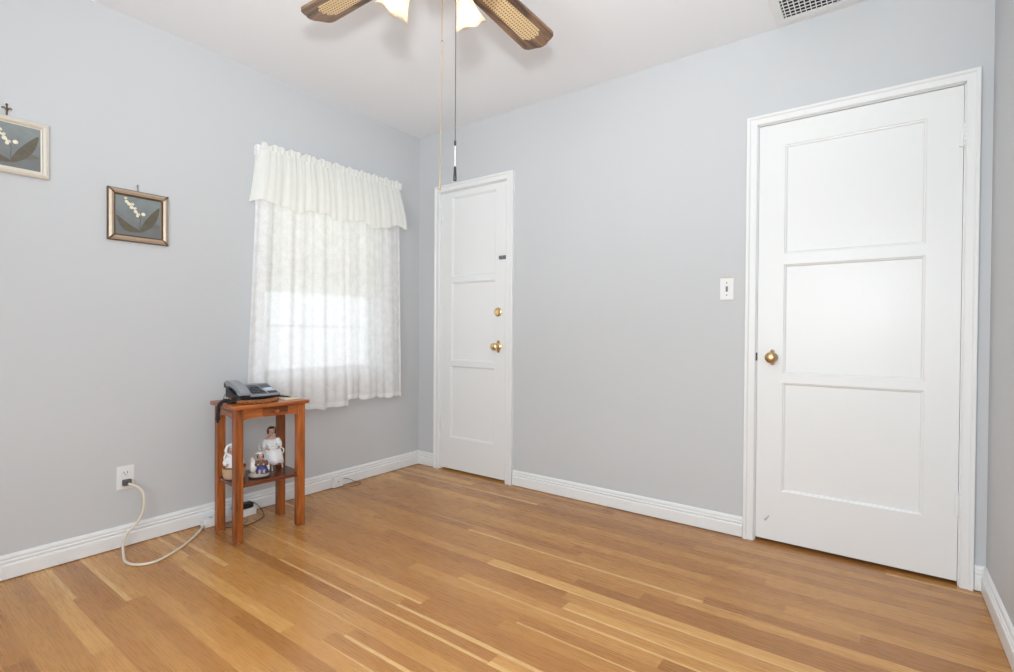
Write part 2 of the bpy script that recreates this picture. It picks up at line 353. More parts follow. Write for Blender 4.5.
FILL_WIN = (1.55, 2.85, 0.60, 2.00)  # opening made up for the rear fill light
wall_with_holes('wall_front', lambda b, a, c, z0, z1: box(b, a, c, RF - 0.14, RF, z0, z1), -0.14, RW + 0.14, [FILL_WIN])

# baseboards
PROF = [(0, 0.0035), (0.0150, 0.0035), (0.0155, 0.0045), (0.0155, 0.056), (0.0135, 0.0605), (0.0100, 0.0625), (0.0120, 0.068), (0.0125, 0.073), (0.0085, 0.0765), (0.0078, 0.079), (0.0100, 0.084), (0.0085, 0.091), (0.0045, 0.0975), (0, 0.0985)]
def base(name, fn, a, c):
    b = BM(); prism(b, PROF, fn, a, c); return struct(link(name, b, M['white']))
base('baseboard_left', lambda u, v, w: (u, w, v), RF, 0.0)
base('baseboard_back_left', lambda u, v, w: (w, -u, v), 0.0, 0.169)
base('baseboard_back', lambda u, v, w: (w, -u, v), 0.8785, 2.2595)
base('baseboard_back_right', lambda u, v, w: (w, -u, v), 3.0975, RW)
base('baseboard_right', lambda u, v, w: (RW - u, w, v), RF, 0.0)
base('baseboard_front', lambda u, v, w: (w, RF + u, v), 0.0, RW)

# door casings: flat board with a small back band along the outer edge
CAS = [(0, 0), (0, 0.013), (0.004, 0.0165), (0.030, 0.0165), (0.033, 0.0195), (0.036, 0.022), (0.047, 0.022), (0.049, 0.020), (0.049, 0)]   # (outward, thickness)
def casing(name, x0, x1, z1, wl, wr, wt):
    b = BM()
    def sc(w): k = w / 0.049; return [(u * k, t) for u, t in CAS]
    # mitred legs and head built from the same profile
    def leg(xin, sgn, w, wh):
        pr = sc(w); k = wh / w
        A = [b.verts.new((xin + sgn * u, -t, 0)) for u, t in pr]; B = [b.verts.new((xin + sgn * u, -t, z1 + u * k)) for u, t in pr]; n = len(A)
        for i in range(n): b.faces.new((A[i], A[(i + 1) % n], B[(i + 1) % n], B[i]))
        b.faces.new(A[::-1]); b.faces.new(B)
    leg(x0, -1, wl, wt); leg(x1, 1, wr, wt)
    pr = sc(wt)
    A = [b.verts.new((x0 - u * wl / wt, -t, z1 + u)) for u, t in pr]; B = [b.verts.new((x1 + u * wr / wt, -t, z1 + u)) for u, t in pr]; n = len(A)
    for i in range(n): b.faces.new((A[i], A[(i + 1) % n], B[(i + 1) % n], B[i]))
    b.faces.new(A[::-1]); b.faces.new(B)
    # jamb lining and stop inside the opening
    j = 0.004
    box(b, x0 - 0.0, x0 + j, 0.0, 0.075, 0, z1); box(b, x1 - j, x1, 0.0, 0.075, 0, z1); box(b, x0, x1, 0.0, 0.075, z1 - j, z1)
    return struct(link(name, b, M['white']))
casing('trim_1', DL[0], DL[1], DL[3], 0.049, 0.056, 0.046)
casing('trim_2', DR[0], DR[1], DR[3], 0.047, 0.042, 0.042)

def door(name, x0, x1, z0, z1, panels, sx):
    """leaf front plane y = 0.004; panels as (xa,xb,za,zb)"""
    root = struct(empty(name, ((x0 + x1) / 2, 0.0, 0.0))); ox = (x0 + x1) / 2
    yf, yb = 0.003, 0.040
    b = BM(); xs = sorted(set([x0, x1] + [p[0] for p in panels] + [p[1] for p in panels])); zs = sorted(set([z0, z1] + [p[2] for p in panels] + [p[3] for p in panels]))
    for xa, xb in zip(xs, xs[1:]):
        for za, zb in zip(zs, zs[1:]):
            if any(p[0] <= xa + 1e-6 and p[1] >= xb - 1e-6 and p[2] <= za + 1e-6 and p[3] >= zb - 1e-6 for p in panels): continue
            vsx = [b.verts.new((x - ox, yf, z)) for x, z in ((xa, za), (xb, za), (xb, zb), (xa, zb))]; b.faces.new(vsx)
    q = [(x0, z0), (x1, z0), (x1, z1), (x0, z1)]
    for (xa, za), (xb, zb) in zip(q, q[1:] + q[:1]):
        b.faces.new([b.verts.new((x - ox, y, z)) for x, y, z in ((xa, yf, za), (xb, yf, zb), (xb, yb, zb), (xa, yb, za))])
    b.faces.new([b.verts.new((x - ox, yb, z)) for x, z in q])
    bmesh.ops.remove_doubles(b, verts=b.verts, dist=1e-5)
    link('leaf', b, M['white'], root)
    for (xa, xb, za, zb) in panels:
        b = BM(); loops = []
        for ins, dep in ((0, 0), (0.002, 0.004), (0.007, 0.0055), (0.010, 0.0105), (0.0105, 0.011)):
            loops.append([b.verts.new((x - ox, yf + dep, z)) for x, z in ((xa + ins, za + ins), (xb - ins, za + ins), (xb - ins, zb - ins), (xa + ins, zb - ins))])
        for a, c in zip(loops, loops[1:]):
            for k in range(4): b.faces.new((a[k], a[(k + 1) % 4], c[(k + 1) % 4], c[k]))
        b.faces.new(loops[-1])
        b.faces.new([b.verts.new((x - ox, yb - 0.004, z)) for x, z in ((xa, za), (xb, za), (xb, zb), (xa, zb))])
        link('panel', b, M['white'], root)
    return root, ox
def hinge(root, ox, x, z, h=0.085):
    b = BM(); n = 5
    for k in range(n): lathe(b, [(0.0052, z - h / 2 + k * h / n + 0.0006), (0.0058, z - h / 2 + k * h / n + 0.002), (0.0058, z - h / 2 + (k + 1) * h / n - 0.002), (0.0052, z - h / 2 + (k + 1) * h / n - 0.0006)], 10, origin=(x - ox, -0.010, 0))
    for zz in (z - h / 2 - 0.004, z + h / 2 + 0.004): ell(b, (x - ox, -0.010, zz), (0.0045, 0.0045, 0.005), seg=8)
    box(b, x - ox - 0.016, x - ox + 0.016, -0.008, 0.004, z - h / 2, z + h / 2)
    o = link('hinge', b, M['white'], root, smooth=True); return o
def knob(root, ox, x, z, big=1.0, ros=1.0, mt='brass'):
    b = BM(); o = (x - ox, 0.0, z)
    lathe(b, [(0.026 * ros, -0.003), (0.026 * ros, 0.002), (0.022 * ros, 0.005), (0.013, 0.008), (0.0095, 0.014), (0.0095, 0.026), (0.014 * big, 0.031), (0.0225 * big, 0.037), (0.0262 * big, 0.046), (0.0245 * big, 0.055), (0.017 * big, 0.0605), (0.008 * big, 0.0625)], 28, '-Y', o)
    return link('knob', b, M[mt], root, smooth=True)

# narrow left door
r, ox = door('door_1', 0.2265, 0.8135, 0.014, 1.986, [(0.327, 0.722, 1.384, 1.943), (0.324, 0.719, 0.788, 1.342), (0.319, 0.714, 0.238, 0.750)], 0)
hinge(r, ox, 0.2245, 1.829); hinge(r, ox, 0.2245, 0.365)
k = knob(r, ox, 0.749, 0.896, 0.98, 0.95); k['label'] = 'round brass knob'
b = BM()
for dz in (0.036, -0.036): lathe(b, [(0.011, -0.002), (0.010, 0.003), (0.004, 0.005)], 12, '-Y', (0.749 - ox, 0.0, 0.896 + dz * 0.85))
link('rosette_tip', b, M['old_brass'], r, smooth=True)
b = BM(); o = (0.745 - ox, 0.0, 1.125)
lathe(b, [(0.030, -0.003), (0.030, 0.003), (0.026, 0.007), (0.021, 0.008), (0.0195, 0.012), (0.013, 0.013), (0.012, 0.0115)], 26, '-Y', o); box(b, o[0] - 0.0015, o[0] + 0.0015, -0.014, -0.010, 1.119, 1.133)
d = link('deadbolt', b, M['brass'], r, smooth=True); d['label'] = 'round brass deadbolt lock'
b = BM(); box(b, 0.752 - ox, 0.806 - ox, -0.006, 0.004, 1.472, 1.497, 0.003); box(b, 0.760 - ox, 0.775 - ox, -0.018, -0.005, 1.476, 1.492, 0.003); box(b, 0.783 - ox, 0.798 - ox, -0.014, -0.005, 1.478, 1.490, 0.003)
d = link('slide_latch', b, M['steel'], r); d['label'] = 'small dark steel slide latch'
b = BM(); box(b, 0.8085 - ox, 0.8150 - ox, -0.001, 0.003, 0.868, 0.920, 0.0005); link('latch_plate', b, M['steel'], r)
# wide right door
r, ox = door('door_2', 2.3145, 3.0475, 0.016, 1.983, [(2.424, 2.936, 1.370, 1.878), (2.424, 2.937, 0.806, 1.320), (2.424, 2.938, 0.254, 0.766)], 0)
hinge(r, ox, 3.0505, 1.784); hinge(r, ox, 3.0535, 0.322)
k = knob(r, ox, 2.380, 0.884, 0.98, 0.9, 'old_brass'); k['label'] = 'round aged brass knob'
b = BM()
for dz in (0.029, -0.029): lathe(b, [(0.009, -0.002), (0.008, 0.003), (0.003, 0.005)], 12, '-Y', (2.380 - ox, 0.0, 0.884 + dz)); ell(b, (2.380 - ox, -0.004, 0.884 + dz * 1.12), (0.004, 0.003, 0.004), seg=8)
link('rosette_tip', b, M['old_brass'], r, smooth=True)
b = BM(); box(b, 2.3085 - ox, 2.3155 - ox, -0.005, 0.003, 0.866, 0.904, 0.001); d = link('latch_plate', b, M['dark_metal'], r); d['label'] = 'dark latch plate at the door edge'
b = BM(); tube(b, [(2.358 - ox, 0.003, 0.107), (2.361 - ox, -0.002, 0.112), (2.374 - ox, -0.003, 0.131)], [0.0055, 0.004, 0.002], 8)
d = link('scuff_peg', b, plain('grey_scuff', lin(196, 196, 200), 0.6), r, smooth=True); d['label'] = 'small grey mark low on the door'

# ------------------------------------------------------------------ lace-curtained window
root = struct(empty('window_1', (0, -0.80, 0.72)))
def wl(bm, x0, x1, y0, y1, z0, z1, bv=0.0): box(bm, x0, x1, y0 + 0.80, y1 + 0.80, z0 - 0.72, z1 - 0.72, bv)
y0, y1, z0, z1 = WIN
b = BM()
for a, c, e, f in ((y0, y0 + 0.02, z0, z1), (y1 - 0.02, y1, z0, z1), (y0 + .02, y1 - .02, z1 - 0.02, z1), (y0 + .02, y1 - .02, z0, z0 + 0.015)): wl(b, -0.135, -0.001, a, c, e, f)
wl(b, -0.001, 0.018, y0 - 0.028, y0 + 0.005, z0 - 0.02, z1 + 0.05, 0.003); wl(b, -0.001, 0.018, y1 - 0.005, y1 + 0.06, z0 - 0.02, z1 + 0.05, 0.003); wl(b, -0.001, 0.020, y0 - 0.03, y1 + 0.06, z1 - 0.005, z1 + 0.03, 0.003)
link('window_frame', b, M['white'], root)
b = BM(); wl(b, -0.03, 0.045, y0 - 0.035, y1 + 0.065, z0 - 0.018, z0 + 0.008, 0.004); wl(b, -0.001, 0.016, y0 - 0.028, y1 + 0.06, z0 - 0.075, z0 - 0.018, 0.003); link('window_sill', b, M['white'], root)
def sash(xa, xb, za, zb, mz):
    b = BM(); s = 0.034
    wl(b, xa, xb, y0 + .02, y0 + .02 + s, za, zb); wl(b, xa, xb, y1 - .02 - s, y1 - .02, za, zb); wl(b, xa, xb, y0 + .02 + s, y1 - .02 - s, zb - s, zb); wl(b, xa, xb, y0 + .02 + s, y1 - .02 - s, za, za + s)
    for z in mz: wl(b, xa + .006, xb - .006, y0 + .02 + s, y1 - .02 - s, z - 0.006, z + 0.006)
    o = link('sash', b, M['white'], root)
    b = BM(); wl(b, (xa + xb) / 2 - .002, (xa + xb) / 2 + .002, y0 + .03, y1 - .03, za + .02, zb - .02); link('pane', b, M['glass'], o)
sash(-0.075, -0.045, z0 + 0.015, 1.36, [1.02]); sash(-0.110, -0.080, 1.335, z1 - 0.02, [1.65])
# roller shade pulled half way down
rt = tag(empty('roller_shade', (-0.02, -0.795, 1.93)), 'cream roller shade drawn half way down behind the lace curtain', 'window shade')
b = BM(); prism(b, [(0.0, 0.0), (0.0015, 0.0), (0.0015, -0.70), (0.0, -0.70)], lambda u, v, w: (u + 0.012, w, v), -0.392, 0.392); link('shade_cloth', b, M['shade'], rt)
b = BM(); tube(b, [(0, -0.396, 0), (0, 0.396, 0)], 0.016, 14); link('roller', b, M['white_plastic'], rt, smooth=True)
b = BM(); box(b, 0.008, 0.018, -0.392, 0.392, -0.712, -0.692, 0.003); link('bottom_bar', b, M['shade'], rt)

# curtain rod with returns to the wall
rod = tag(empty('curtain_rod', (0.0, -0.77, 1.985)), 'white curtain rod above the window, hidden in the valance heading', 'curtain rod')
b = BM(); tube(b, spline([(0.002, -0.466, 0), (0.045, -0.466, 0), (0.063, -0.452, 0), (0.065, -0.40, 0), (0.065, 0, 0), (0.065, 0.40, 0), (0.063, 0.452, 0), (0.045, 0.466, 0), (0.002, 0.466, 0)], 6), 0.005, 8); link('rod', b, M['white_plastic'], rod, smooth=True)
for s in (-1, 1):
    b = BM(); box(b, 0.0, 0.004, s * 0.466 - 0.012, s * 0.466 + 0.012, -0.025, 0.025, 0.001); link('bracket', b, M['white_plastic'], rod)
def fold(y, seed, amp, freqs):
    r = random.Random(seed); s = 0
    for f in freqs: s += math.sin(y * f + r.uniform(0, 6.28)) * r.uniform(0.6, 1.0) * (freqs[0] / f) ** 0.5
    return s * amp
def cloth(bm, ya, yb, ztop, zbot, xf, ny, nz, yspread=None):
    rows = []
    for j in range(nz + 1):
        t = j / nz; row = []
        for i in range(ny + 1):
            s = i / ny; y = ya + (yb - ya) * s
            zb = zbot(s); z = ztop(s) + (zb - ztop(s)) * t
            yy = y if yspread is None else yspread(s, t)
            row.append(bm.verts.new((xf(s, t, y), yy, z)))
        rows.append(row)
    for a, c in zip(rows, rows[1:]):
        for i in range(ny): bm.faces.new((a[i], a[i + 1], c[i + 1], c[i]))
# sheer lace panels (two), hanging from the rod to below the sill
def panel(name, ya, yb, yab, ybb, zb0, zb1, seed, label):
    x0 = 0.078
    xf = lambda s, t, y: x0 + (0.006 + 0.022 * t) * fold(y, seed, 0.42, (38, 61, 97)) + 0.003 * fold(y, seed + 3, 0.5, (160, 240)) * (1 - t) + 0.012 * t
    ysp = lambda s, t: (ya + (yb - ya) * s) * (1 - t) + (yab + (ybb - yab) * s) * t
    zbt = lambda s: zb0 + (zb1 - zb0) * s + 0.006 * math.sin(s * 17 + seed) + 0.004 * math.sin(s * 41)
    root = tag(empty(name, (0, 0, 0)), label, 'curtain', 'lace curtain panels at the window')
    b = BM(); cloth(b, ya, yb, lambda s: 1.99, lambda s: zbt(s) + 0.03, xf, 110, 30, ysp); link('lace_cloth', b, M['sheer'], root, smooth='all', recalc=False)
    b = BM(); cloth(b, ya, yb, lambda s: zbt(s) + 0.03, zbt, lambda s, t, y: xf(s, 1, y), 110, 2, lambda s, t: yab + (ybb - yab) * s); link('hem', b, M['hem'], root, smooth='all', recalc=False)
    return root
panel('lace_curtain_panel', -1.266, -0.710, -1.335, -0.690, 0.545, 0.517, 5, 'left panel of sheer white lace curtain, hanging lower beside the little table')
panel('lace_curtain_panel', -0.710, -0.272, -0.699, -0.243, 0.562, 0.540, 12, 'right panel of sheer white lace curtain, nearest the narrow door')
# gathered valance
vl = tag(empty('curtain_valance', (0, 0, 0)), 'gathered off-white valance with a ruffled top across the window', 'valance')
def vx(s, t, y):
    e = min(s, 1 - s); wrap = max(0.0, 1 - e / 0.03)
    return 0.101 - 0.05 * wrap ** 2 + 0.030 * math.sin(min(1, t * 1.05) * PI * 0.55) + (0.003 + 0.005 * t) * fold(y, 21, 0.5, (57, 93, 151)) + 0.0025 * fold(y, 9, 0.5, (210, 330)) * (1 - t)
b = BM(); cloth(b, -1.285, -0.258, lambda s: 1.975, lambda s: 1.678 + 0.013 * math.sin(s * 23) + 0.030 * max(0, (s - 0.75) / 0.25) + 0.006 * math.sin(s * 51), vx, 190, 16,
               lambda s, t: (-1.264 + 1.004 * s) + t * 0.065 * (s - 0.5) * abs(2 * (s - 0.5)) * 1.6)
link('skirt', b, M['valance'], vl, smooth='all', recalc=False)
def hx(s, t, y): return 0.098 + 0.009 * fold(y, 33, 0.5, (190, 270, 410)) * (0.25 + abs(t - 0.5) * 1.6)
b = BM(); cloth(b, -1.262, -0.260, lambda s: 2.008 + 0.010 * math.sin(s * 97) * math.sin(s * 31) + 0.016 * s, lambda s: 1.972, hx, 220, 6); link('ruffle', b, M['valance'], vl, smooth='all', recalc=False)

# made-up wide window behind the camera, added to let fill light in
root = struct(empty('fill_window', (2.2, RF, 0.6)))
b = BM(); a0, a1, c0, c1 = -0.65, 0.65, 0.0, 1.4
for x0, x1, zz0, zz1 in ((a0, a0 + .05, c0, c1), (a1 - .05, a1, c0, c1), (a0 + .05, a1 - .05, c1 - .05, c1), (a0 + .05, a1 - .05, c0, c0 + .05), (-0.02, 0.02, .05, 1.35)): box(b, x0, x1, -0.09, -0.04, zz0, zz1)
for x0, x1, zz0, zz1 in ((a0 - .06, a0, -.06, c1 + .06), (a1, a1 + .06, -.06, c1 + .06), (a0, a1, c1, c1 + .06), (a0, a1, -.06, 0)): box(b, x0, x1, 0.0, 0.018, zz0, zz1)
link('window_frame', b, M['white'], root)
b = BM(); box(b, a0 + .04, a1 - .04, -0.068, -0.064, .04, 1.36); link('pane', b, M['glass'], root)

# ------------------------------------------------------------------ pictures
def leaf_shape(bm, p0, p1, wdt, bend, x, mi):
    p0 = Vector(p0); p1 = Vector(p1); d = p1 - p0; n = Vector((-d.y, d.x)).normalized(); L_, R_ = [], []
    K = 9
    for k in range(K + 1):
        t = k / K; c = p0 + d * t + n * bend * math.sin(t * PI); w = wdt * math.sin(PI * min(1, t * 0.92 + 0.04)) ** 0.8 * (1 - 0.25 * t)
        L_.append(bm.verts.new((x, (c + n * w).x, (c + n * w).y))); R_.append(bm.verts.new((x, (c - n * w).x, (c - n * w).y)))
    for k in range(K):
        f = bm.faces.new((L_[k], L_[k + 1], R_[k + 1], R_[k])); f.material_index = mi
def picture(name, y0, y1, z0, z1, fw, depth, mats, label, tilt=0.0, edge=None):
    cy, cz = (y0 + y1) / 2, (z0 + z1) / 2; hy, hz = (y1 - y0) / 2, (z1 - z0) / 2
    root = tag(empty(name, (0.003, cy, cz)), label, 'picture', 'framed flower pictures on the left wall'); root.rotation_euler = (tilt, 0, 0)
    b = BM(); prof = [(0, 0), (0, depth * 0.55), (fw * 0.12, depth * 0.8), (fw * 0.45, depth), (fw * 0.75, depth * 0.8), (fw * 0.86, depth * 0.45), (fw, depth * 0.4), (fw, 0)]
    cor = [(-1, -1), (1, -1), (1, 1), (-1, 1)]
    for k in range(4):
        (sa, ta), (sb, tb) = cor[k], cor[(k + 1) % 4]
        A = [b.verts.new((t, sa * (hy - u), ta * (hz - u))) for u, t in prof]; B = [b.verts.new((t, sb * (hy - u), tb * (hz - u))) for u, t in prof]
        for i in range(len(prof)):
            f = b.faces.new((A[i], A[(i + 1) % len(prof)], B[(i + 1) % len(prof)], B[i])); f.material_index = 1 if i in (0, 1, 4, 5) and len(mats) > 1 else 0
        b.faces.new(A); b.faces.new(B)
    bmesh.ops.remove_doubles(b, verts=b.verts, dist=1e-6)
    link('frame', b, mats, root)
    if edge:
        for s, t in cor:
            b = BM(); p = [Vector((depth * 1.02, s * (hy - fw * q), t * (hz - fw * q))) for q in (0.05, 0.5, 0.95)]
            p[0].x *= 0.65; p[2].x *= 0.55
            tube(b, p, fw * 0.13, 6); link('corner_strap', b, M[edge], root)
    iy, iz = hy - fw * 0.9, hz - fw * 0.9
    b = BM(); x = depth * 0.3
    box(b, 0.0, x, -iy, iy, -iz, iz)
    X = x + 0.0006; sc = lambda u, v: (u * iy, v * iz)
    leaf_shape(b, sc(0.05, -0.74), sc(-0.92, -0.06), 0.019, 0.016, X + .0006, 1)
    leaf_shape(b, sc(0.15, -0.62), sc(0.95, -0.35), 0.014, 0.010, X + .0002, 2)
    leaf_shape(b, sc(0.06, -0.76), sc(0.90, 0.62), 0.021, -0.006, X + .0004, 1)
    leaf_shape(b, sc(0.03, -0.74), sc(-0.72, -0.52), 0.010, 0.004, X, 2)
    st = [(0.04, -0.6), (0.08, -0.1), (-0.05, 0.3), (-0.3, 0.62), (-0.55, 0.86)]
    for (u, v), (u2, v2) in zip(st, st[1:]): tube(b, [(X + .0006,) + sc(u, v), (X + .0006,) + sc(u2, v2)], 0.0009, 5, mi=1)
    for u, v, q in ((-0.54, 0.86, .8), (-0.50, 0.70, 1), (-0.40, 0.60, 1.1), (-0.27, 0.60, 1), (-0.30, 0.44, 1), (-0.16, 0.42, .9), (-0.12, 0.26, 1.1), (-0.02, 0.14, 1), (0.20, 0.18, 1.1), (-0.05, 0.05, .8)):
        ell(b, (X,) + sc(u, v), (0.0014, 0.0078 * q, 0.0074 * q), seg=8, mi=3)
    link('painting', b, [M['art_bg'], M['leaf'], M['leaf_dim'], M['bell']], root)
    return root
picture('framed_picture', -2.348, -2.107, 1.611, 1.834, 0.026, 0.020, [M['silver_frame']], 'silver-white framed painting of white bell flowers, cut by the photo edge')
picture('framed_picture', -1.911, -1.672, 1.398, 1.634, 0.030, 0.020, [M['gold_frame'], M['bronze_edge']], 'champagne gold framed painting of white bell flowers and dark leaves', edge='bronze_edge')
h = tag(empty('picture_hook', (0, -2.232, 1.842)), 'ornate dark picture hook above the silver-white framed painting', 'picture hook', 'picture hooks')
b = BM(); tube(b, [(0.004, 0, -0.004), (0.006, 0, 0.020), (0.005, 0, 0.034)], [0.003, 0.0035, 0.002], 8); tube(b, spline([(0.005, 0, 0.012), (0.007, -0.008, 0.024), (0.006, -0.015, 0.020)], 5), 0.0025, 6); tube(b, spline([(0.005, 0, 0.012), (0.007, 0.008, 0.024), (0.006, 0.015, 0.020)], 5), 0.0025, 6); ell(b, (0.005, 0, 0.037), (0.004, 0.004, 0.005), seg=8)
link('hook', b, M['bronze_edge'], h, smooth=True)
h = tag(empty('picture_hook', (0, -1.794, 1.640)), 'small steel nail hook above the champagne gold framed painting', 'picture hook', 'picture hooks')
b = BM(); tube(b, [(0.001, 0, 0.018), (0.012, -0.002, 0.022)], 0.0022, 8); tube(b, [(0.003, 0.002, -0.006), (0.004, 0.001, 0.016)], 0.002, 6); ell(b, (0.012, -0.002, 0.022), (0.002, 0.0042, 0.0042), seg=8)
link('hook', b, M['steel'], h, smooth=True)

# ------------------------------------------------------------------ switch, outlet, jack
sw = tag(empty('light_switch', (2.175, 0, 1.2155)), 'white wall light switch between the two doors', 'light switch')
b = BM(); box(b, -0.032, 0.032, -0.006, 0.0, -0.0545, 0.0545, 0.003); link('plate', b, M['white_plastic'], sw)
b = BM(); box(b, -0.005, 0.005, -0.0075, -0.005, -0.013, 0.013, 0.0008); box(b, -0.0035, 0.0035, -0.015, -0.006, -0.001, 0.008, 0.001); t_ = link('toggle', b, plain('toggle_grey', lin(120, 118, 116), 0.4), sw); t_['label'] = 'dark grey toggle'
for dz in (0.030, -0.030):
    b = BM(); lathe(b, [(0.0034, 0.005), (0.0034, 0.0066), (0.002, 0.0072)], 10, '-Y', (0, 0, dz)); link('screw', b, M['steel'], sw)
b = BM()
for k in range(7): ell(b, (-0.022 + k * 0.007, -0.0006, 0.057 + random.uniform(0, .003)), (0.006, 0.0008, 0.0025), seg=8)
s_ = link('paint_chip', b, M['tan'], sw); s_['label'] = 'tan chipped paint along the upper edge of the plate'
ou = tag(empty('wall_outlet', (0, -1.8415, 0.3155)), 'white duplex wall outlet with a cream cord plugged in, left of the table', 'outlet')
b = BM(); box(b, 0.0, 0.005, -0.0345, 0.0345, -0.054, 0.054, 0.0025); link('plate', b, M['white_plastic'], ou)
for dz in (0.020, -0.020):
    b = BM(); box(b, 0.004, 0.0075, -0.017, 0.017, dz - 0.014, dz + 0.014, 0.003); soc = link('socket', b, M['white_plastic'], ou)
    b = BM()
    for dy in (-0.0065, 0.0065): box(b, 0.007, 0.0081, dy - 0.0013, dy + 0.0013, dz - 0.001, dz + 0.008)
    lathe(b, [(0.0025, 0.007), (0.0025, 0.0081)], 8, 'X', (0, 0, dz - 0.007)); link('slots', b, M['black'], soc)
cord = tag(empty('extension_cord', (0.10, -1.86, 0.0)), 'cream extension cord looping from the wall outlet across the floor', 'cord')
LC = lambda p: (p[0] - 0.10, p[1] + 1.86, p[2])
b = BM(); cp = [(.030, -1.838, .290), (.055, -1.813, .276), (.070, -1.794, .245), (.075, -1.792, .199), (.075, -1.80, .151), (.073, -1.823, .111), (.070, -1.852, .083), (.066, -1.866, .050), (.072, -1.872, .022), (.130, -1.887, .006), (.205, -1.904, .0058), (.262, -1.896, .0058), (.300, -1.862, .0058), (.302, -1.808, .0058), (.242, -1.707, .0058), (.151, -1.608, .0060), (.075, -1.536, .016)]
tube(b, spline([LC(q) for q in cp], 8), 0.0056, 10); link('cable', b, M['cream_plastic'], cord, smooth=True)
b = BM(); box(b, 0.0085, 0.030, -1.857, -1.824, 0.282, 0.309, 0.004); bmesh.ops.translate(b, verts=b.verts, vec=(-0.10, 1.86, 0)); q = link('plug', b, plain('plug_grey', lin(88, 84, 84), 0.5), cord); q['label'] = 'dark grey plug'
ps = tag(empty('power_strip', (0.052, -1.405, 0.0)), 'white power strip on the floor along the baseboard behind the table', 'power strip')
b = BM(); box(b, -0.030, 0.026, -0.128, 0.135, 0.0, 0.040, 0.005); link('housing', b, M['white_plastic'], ps)
for dy in (-0.09, -0.03, 0.09):
    b = BM()
    for dx in (-0.006, 0.006): box(b, dx - 0.0015 - .002, dx + 0.0015 - .002, dy - 0.005, dy + 0.005, 0.0398, 0.0408)
    box(b, -0.005, 0.001, dy + 0.008, dy + 0.012, 0.0398, 0.0408); link('slots', b, M['black'], ps)
ad = tag(empty('power_adapter', (0.058, -1.345, 0.0408)), 'black plug-in power adapter on the white power strip', 'power adapter')
b = BM(); box(b, -0.022, 0.022, -0.040, 0.058, 0.0, 0.030, 0.008, 3); link('body', b, M['black'], ad, smooth=True)
b = BM(); tube(b, [(0.0, 0.055, 0.018), (0.0, 0.072, 0.016)], [0.006, 0.003], 8); link('strain_relief', b, M['black_soft'], ad)
ac = tag(empty('adapter_cord', (0.1, -1.30, 0.0)), 'thin dark adapter cord looping on the floor under the table', 'cord')
b = BM(); tube(b, spline([(-0.041, 0.031, 0.056), (-0.03, 0.05, 0.03), (0.0, 0.055, 0.004), (0.05, 0.03, 0.0026), (0.09, -0.03, 0.0026), (0.10, -0.10, 0.0026), (0.06, -0.16, 0.0026), (0.0, -0.19, 0.0026), (-0.03, -0.17, 0.0026)], 7), 0.0016, 6); link('cable', b, M['black_soft'], ac, smooth=True)
jk = tag(empty('phone_jack', (0.0155, -0.7235, 0.0)), 'small white phone jack box on the baseboard right of the table', 'phone jack')
b = BM(); box(b, 0.0, 0.020, -0.036, 0.036, 0.004, 0.066, 0.003); link('cover', b, M['white_plastic'], jk)
b = BM(); lathe(b, [(0.0032, 0.019), (0.0032, 0.0212), (0.0015, 0.0218)], 10, 'X', (0, 0, 0.038)); link('screw', b, M['dark_metal'], jk)
b = BM(); tube(b, spline([(0.012, 0.036, 0.045), (0.018, 0.06, 0.044), (0.024, 0.10, 0.026), (0.022, 0.135, 0.004), (0.045, 0.150, 0.0022), (0.07, 0.125, 0.0022), (0.075, 0.08, 0.0022), (0.060, 0.045, 0.0022)], 7), 0.0018, 6); link('jack_wire', b, M['clay'], jk, smooth=True)

# ------------------------------------------------------------------ ceiling vent
v = tag(empty('ceiling_vent', (2.60, -0.155, RH)), 'white ceiling air vent with dark slots above the wide door', 'ceiling vent')
VX, VY = 0.212, 0.118
b = BM()
for x0, x1, q0, q1 in ((-VX, -VX + .036, -VY, VY), (VX - .036, VX, -VY, VY), (-VX + .036, VX - .036, -VY, -VY + .036), (-VX + .036, VX - .036, VY - .036, VY)): box(b, x0, x1, q0, q1, -0.010, 0.0)
link('vent_frame', b, M['white_plastic'], v)
b = BM(); box(b, -VX + .03, VX - .03, -VY + .03, VY - .03, -0.0012, -0.0002); link('backing', b, M['vent_dark'], v)
nS = 7
for k in range(nS):
    yy = -VY + .040 + (2 * VY - .080) * k / (nS - 1)
    b = BM(); prism(b, [(-0.0034, -0.0074), (-0.0034, -0.0086), (0.0030, -0.0086), (0.0034, -0.0074)], lambda u, w, x: (x, yy + u, w), -VX + .036, VX - .036); link('slat', b, M['white_plastic'], v)
for k in range(18):
    xx = -VX + .036 + (2 * VX - .072) * (k + .5) / 18
    b = BM(); box(b, xx - .0018, xx + .0018, -VY + .036, VY - .036, -0.0100, -0.0078); link('crossbar', b, M['white_plastic'], v)
b = BM(); lathe(b, [(0.005, -0.0125), (0.005, -0.010)], 10, 'Z', (-VX + 0.018, 0.0, 0)); link('screw', b, M['white_plastic'], v)

# ------------------------------------------------------------------ ceiling fan
FX, FY = 1.660, -1.523
fan = tag(empty('ceiling_fan', (FX, FY, RH)), 'brown wood and cane blade ceiling fan with lit frosted glass lamps', 'ceiling fan')
ZB = 2.20 - RH
b = BM(); lathe(b, [(0.075, 0.0), (0.082, -0.012), (0.078, -0.040), (0.050, -0.062), (0.030, -0.070)], 32); link('canopy', b, M['old_brass'], fan, smooth=True)
b = BM(); lathe(b, [(0.03, -0.068), (0.095, -0.078), (0.118, -0.100), (0.122, -0.140), (0.122, -0.190), (0.112, -0.218), (0.085, -0.232), (0.06, -0.236)], 36); link('motor_housing', b, M['old_brass'], fan, smooth=True)
b = BM(); lathe(b, [(0.055, -0.236), (0.062, -0.246), (0.062, -0.285), (0.050, -0.305), (0.030, -0.318), (0.012, -0.326)], 30); link('light_kit', b, M['old_brass'], fan, smooth=True)
